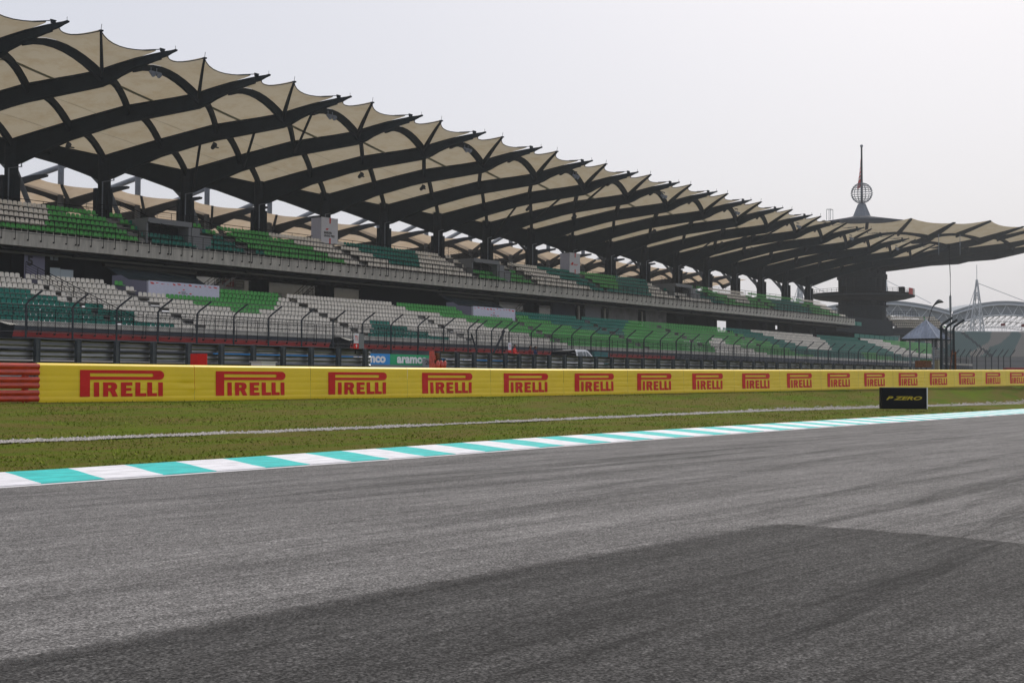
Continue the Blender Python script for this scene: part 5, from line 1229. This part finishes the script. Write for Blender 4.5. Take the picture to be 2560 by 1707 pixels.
for q in range(14): p = eo(1+q*.6, 1.2, 0); mb.tube([(p[0], p[1], 18.2), (p[0], p[1], 19.9)], .04, 4)
for z in (19.2, 19.9): mb.tube([eo(1, 1.2, z), eo(9, 1.2, z)], .04, 4)
mb.build('railing', M['black'], eb)
# block closing the space between tower foot and the stand
mb = MB(); mb.bb((243, 112, 2.8), (280.5, 122, 12.5)); mb.bb((243, 106.6, 11.9), (272, 113, 15.0))
tag(mb.build('tower_foot_building', M['column']), 'dark building filling the space between the stand and the round tower', 'building')
for (x, z, w, lb) in ((262, 10.9, 22, 'long row of teal signs along the dark building under the tower'), (252, 13.3, 5, 'small teal sign high on the dark building by the tower')):
    t = thing('teal_sign', lb, 'sign', (x, 106.3, z)); mb = MB()
    for q in range(int(w/2.6)+1): mb.bb((q*2.6-w/2, -.1, 0), (q*2.6-w/2+2.3, 0, .75))
    mb.build('plates', mat('teal_sign', (.03, .20, .15), .5), t)
# ================================================================ far arched roofs, masts and seating
D_ = lambda px, py, Z: CAMP+FW*Z+RT*((px-1280)*Z/3300)+UP_*((853.5-py)*Z/3300)
fr = Vector((.609, -.793, 0))    # runs across the view far away
def arch(x_, y_, L, zc, rise, label):
    t = thing('arched_roof', label, 'roof', (x_, y_, 0), 'arched truss roofs far away'); ca = Vector((.60, -.80, 0)); bk = Vector((.8, .6, 0))
    def P(s, v, dz=0): p = ca*(s*L)+bk*v; return Vector((p.x, p.y, zc-rise*(2*s-1)**2+dz))
    mb = MB(); rows = [[P(s/24, v, .02*v) for v in (0, 10, 25)] for s in range(25)]; mb.strip(rows); rows = [[P(s/24, 0, 0), P(s/24, .2, -1.1)] for s in range(25)]; mb.strip(rows); mb.strip([[P(s/24, 1.0, -.9), P(s/24, 1.2, -4.6)] for s in range(25)]); mb.build('roof_sheet', M['farroof'], t)
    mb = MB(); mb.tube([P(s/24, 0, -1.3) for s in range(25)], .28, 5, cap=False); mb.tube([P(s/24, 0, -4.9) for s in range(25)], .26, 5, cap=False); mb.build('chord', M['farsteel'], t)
    mb = MB(); n_ = 9
    for q in range(n_):
        a, m_, b = q/n_, (q+.5)/n_, (q+1)/n_; mb.tube([P(a, 0, -4.9), P(m_, 0, -1.3), P(b, 0, -4.9)], .2, 4, cap=False)
    mb.build('web_truss', M['farsteel'], t)
    mb = MB()
    for q in range(18):
        a, b = q/18, (q+1)/18
        for v0, v1 in ((0, 6), (6, 12)):
            mb.tube([P(a, v0, -4.9-v0*.28), P((a+b)/2, v1, -5.0-v1*.3), P(b, v0, -4.9-v0*.28)], .10, 3, cap=False)
            mb.tube([P(a, v1, -5.0-v1*.3), P(b, v1, -5.0-v1*.3)], .10, 3, cap=False)
            mb.tube([P(a, v0, -4.9-v0*.28), P(a, v1, -5.0-v1*.3)], .10, 3, cap=False)
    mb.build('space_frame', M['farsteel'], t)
for s0, e0, lb in ((2030, 2378, 'far arched truss roof partly hidden by the round tower'), (2382, 2650, 'far arched truss roof at the right edge of the picture')):
    A_ = D_(s0, 790, 450); B_ = D_(e0, 790, 450); L = (Vector((A_.x, A_.y, 0))-Vector((B_.x, B_.y, 0))).length; arch(A_.x, A_.y, L, 30.4, 3.6, lb)
def pylon(px, Z, zt, zb, w, lb):
    b = D_(px, 853, Z); t = thing('lattice_mast', lb, 'mast', (b.x, b.y, 0), 'lattice masts over the far roofs'); zm = zb+(zt-zb)*.42
    def W_(z): return w if z < zm else w*(zt-z)/(zt-zm)+.15
    lv = [zb+(zt-zb)*q/9 for q in range(10)]; cs = ((-1, -1), (1, -1), (1, 1), (-1, 1))
    mb = MB()
    for c in cs: mb.tube([(c[0]*W_(z), c[1]*W_(z), z) for z in lv], .20, 4)
    mb.tube([(0, 0, zt-.5), (0, 0, zt+5)], .10, 4); mb.build('leg', M['farsteel'], t)
    mb = MB()
    for q in range(9):
        z0, z1 = lv[q], lv[q+1]
        for i in range(4):
            c, d = cs[i], cs[(i+1) % 4]; mb.tube([(c[0]*W_(z0), c[1]*W_(z0), z0), (d[0]*W_(z1), d[1]*W_(z1), z1)], .11, 3, cap=False); mb.tube([(c[0]*W_(z1), c[1]*W_(z1), z1), (d[0]*W_(z0), d[1]*W_(z0), z0)], .11, 3, cap=False)
    mb.build('bracing', M['farsteel'], t)
    mb = MB(); mb.tube([(0, 0, zt-1), (9.5, -12.5, 29.8)], .10, 4); mb.tube([(0, 0, zt-1), (-3.5, 4.6, 18)], .10, 4); mb.build('stay_cable', M['farsteel'], t)
pylon(2443, 440, 36.8, 2.8, 1.9, 'pale lattice mast standing clear above the arched roof at the right')
pylon(2214, 455, 38.8, 2.8, 1.6, 'pale lattice mast half hidden by the round tower')
pylon(2000, 455, 38.8, 2.8, 1.6, 'pale lattice mast seen between the last columns of the stand')
# far seating bank
bk = thing('far_terrace', 'distant bank of teal and tan seats below the arched roofs', 'grandstand', (0, 0, 0))
mb = MB(); mats_ = [mat('far_seat_teal', (.10, .165, .16), .7), mat('far_seat_tan', (.27, .255, .23), .7)]
A0 = D_(2225, 892, 405); A1 = D_(2620, 892, 405); u_ = Vector((A1.x-A0.x, A1.y-A0.y, 0)); Lb = u_.length; u_.normalize(); b_ = Vector((-u_.y, u_.x, 0))
if b_.dot(F0) < 0: b_ = -b_
NRW = 15
for r in range(NRW):
    for q in range(int(Lb/.62)):
        s = q*.62; f = s/Lb; g = r/NRW
        if abs(f-.585-.10*(g-.5)*-1) < .012: continue
        tan = (noise.noise((f*7.0-g*1.2, g*1.1, 3.3)) > .02)
        p = Vector((A0.x, A0.y, 0))+u_*s+b_*(r*.9); z = 10.6+r*.56
        mb.add([(p.x, p.y, z-.35), (p.x+u_.x*.5, p.y+u_.y*.5, z-.35), (p.x+u_.x*.5+b_.x*.15, p.y+u_.y*.5+b_.y*.15, z+.28), (p.x+b_.x*.15, p.y+b_.y*.15, z+.28)], [(0, 1, 2, 3)], 1 if tan else 0)
mb.build('seat_rows', mats_, bk, kind='stuff')
mb = MB(); P0 = Vector((A0.x, A0.y, 0)); rows = []
for r in range(NRW+1):
    a = P0+b_*(r*.9+.2); b2 = a+u_*Lb; z = 10.1+r*.56; rows += [[(a.x, a.y, z), (b2.x, b2.y, z)], [(a.x+b_.x*.9, a.y+b_.y*.9, z), (b2.x+b_.x*.9, b2.y+b_.y*.9, z)]]
a = P0+b_*.2; b2 = a+u_*Lb; rows.insert(0, [(a.x, a.y, 2.8), (b2.x, b2.y, 2.8)]); mb.strip(rows); mb.build('step_deck', M['slate'], bk)
mb = MB(); a = P0+b_*14.5
mb.tube([(a.x, a.y, 20.2), (a.x+u_.x*Lb, a.y+u_.y*Lb, 20.2)], .06, 4)
for q in range(40): p = a+u_*(Lb*q/40); mb.tube([(p.x, p.y, 18.5), (p.x, p.y, 20.2)], .05, 4)
mb.build('top_railing', M['farsteel'], bk)
for (px, zz) in ((2508, 21.3), (2559, 21.0)):
    p = D_(px, 840, 420); t = thing('roof_marker', 'small dark raised box on the far terrace rim, %s one' % ('left' if px < 2530 else 'right'), 'box', (p.x, p.y, 0)); mb = MB(); mb.box((0, 0, zz-.4), (1.1, 1.1, .8)); mb.build('box', M['darkred'], t); mb = MB()
    for d in (-.5, .5): mb.tube([(d*u_.x, d*u_.y, 18.8), (d*u_.x, d*u_.y, zz-.8)], .05, 4)
    mb.build('stand', M['farsteel'], t)
t = thing('far_wall', 'pale grey wall with a dark lower half behind the far fence', 'wall', (0, 0, 0)); mb = MB(); a = D_(2375, 905, 330); b2 = D_(2700, 905, 330); mb.add([(a.x, a.y, 3), (b2.x, b2.y, 3), (b2.x, b2.y, 8.6), (a.x, a.y, 8.6)], [(0, 1, 2, 3)])
mb.add([(a.x+1, a.y+1, 3), (b2.x+1, b2.y+1, 3), (b2.x+1, b2.y+1, 8.6), (a.x+1, a.y+1, 8.6), (a.x, a.y, 8.6), (b2.x, b2.y, 8.6)], [(3, 2, 1, 0), (4, 5, 2, 3)]); mb.build('wall_face', M['grey'], t)
t = thing('far_fence', 'row of dark bent fence posts in front of the far seating bank', 'fence', (0, 0, 0)); mb = MB(); mb.tube([(0, 0, 2.8), (0, 0, 8.1), (fr.x*1.1, fr.y*1.1, 9.6)], .13, 5); fpm = mb.mesh('post', M['fence'])
for px in (2380, 2390, 2405, 2420, 2434, 2446, 2468, 2483, 2500, 2513, 2530):
    p = D_(px-4, 905, 300); put('post', fpm, t, loc=(p.x, p.y, 0))
mb = MB(); a = D_(2375, 905, 300); b2 = D_(2600, 905, 300)
for z in (4, 5, 6, 7, 8): mb.tube([(a.x, a.y, z), (b2.x, b2.y, z)], .03, 3)
mb.build('cable', M['fence'], t)
mb = MB(); a = D_(2515, 918, 290); b2 = D_(2620, 918, 290); mb.add([(a.x, a.y, 2.9), (b2.x, b2.y, 2.9), (b2.x, b2.y, 5.4), (a.x, a.y, 5.4), (a.x+1, a.y+1, 2.9), (b2.x+1, b2.y+1, 2.9), (b2.x+1, b2.y+1, 5.4), (a.x+1, a.y+1, 5.4)], [(0, 1, 2, 3), (7, 6, 5, 4), (3, 2, 6, 7)])
tag(mb.build('red_barrier', M['red_wall']), 'low red barrier at the far right behind the banner', 'barrier')
# ================================================================ people seated by the fence
def person(x, y, z, face, cloth, label, cap):
    t = thing('person', label, 'person', (x, y, z), rz=face)
    me = bpy.data.meshes.new('body')
    V = [(0, 0, .45), (0, .02, .62), (0, .03, .82), (0, .02, .95), (0, 0, 1.02), (0, -.02, 1.12),
         (.12, -.03, .45), (.15, -.42, .47), (.16, -.44, .08), (.16, -.56, .04), (-.12, -.03, .45), (-.15, -.42, .47), (-.16, -.44, .08), (-.16, -.56, .04),
         (.19, .02, .92), (.24, -.08, .68), (.16, -.30, .60), (-.19, .02, .92), (-.24, -.08, .68), (-.16, -.30, .60)]
    E = [(0, 1), (1, 2), (2, 3), (3, 4), (4, 5), (0, 6), (6, 7), (7, 8), (8, 9), (0, 10), (10, 11), (11, 12), (12, 13), (3, 14), (14, 15), (15, 16), (3, 17), (17, 18), (18, 19)]
    Rr = [.15, .14, .16, .13, .05, .075, .09, .07, .045, .035, .09, .07, .045, .035, .065, .045, .035, .065, .045, .035]
    me.from_pydata(V, E, []); o = bpy.data.objects.new('body', me); COL.objects.link(o); o.parent = t
    md = o.modifiers.new('skin', 'SKIN'); sk = me.skin_vertices if me.skin_vertices else None
    if not me.skin_vertices: 
        bm = __import__('bmesh').new(); bm.from_mesh(me); bm.verts.layers.skin.verify(); bm.to_mesh(me); bm.free()
    for i, r in enumerate(Rr):
        me.skin_vertices[0].data[i].radius = (r, r*.85)
    me.skin_vertices[0].data[0].use_root = True
    o.modifiers.new('s', 'SUBSURF').levels = 1; me.materials.append(cloth)
    mb = MB(); mb.tube([(0, -.02, 1.08), (0, -.03, 1.15), (0, -.03, 1.22), (0, -.02, 1.29), (0, -.01, 1.33)], [.05, .085, .10, .085, .03], 10); mb.box((0, -.13, 1.2), (.03, .04, .05)); mb.build('head', mat('skin', (.25, .13, .08), .6), t, smooth=True)
    mb = MB(); mb.tube([(0, 0, 1.22), (0, 0, 1.30), (0, 0, 1.35)], [.108, .10, .03], 10); mb.build('hair', cap, t, smooth=True)
person(84.55, 64.6, 3.05, 0.2, M['logo_red'], 'person in a red overall seated in front of the fence, left one', M['black'])
person(86.9, 64.8, 3.0, -.2, M['darkred'], 'person in a dark red top seated beside the fence brace', M['black'])
person(87.75, 64.9, 3.0, .3, mat('navy_cloth', (.02, .03, .08), .8), 'person in navy seated in front of the fence, right one', M['black'])
mb = MB(); mb.bb((84.1, 64.4, 2.3), (88.2, 64.9, 3.4)); tag(mb.build('bench', M['slate']), 'low dark wall the seated people sit on', 'bench')
# ================================================================ haze
mb = MB(); mb.bb((-400, -400, -1.1), (760, 480, 63)); hzo = mb.build('haze', [], kind='stuff')
H = bpy.data.materials.new('haze_air'); H.use_nodes = True; n = H.node_tree; n.nodes.remove(n.nodes['Principled BSDF'])
pv = n.nodes.new('ShaderNodeVolumePrincipled'); pv.inputs['Color'].default_value = (.90, .93, .97, 1); pv.inputs['Density'].default_value = 0.00022; pv.inputs['Anisotropy'].default_value = 0.3
n.links.new(pv.outputs[0], n.nodes['Material Output'].inputs['Volume']); hzo.data.materials.append(H)
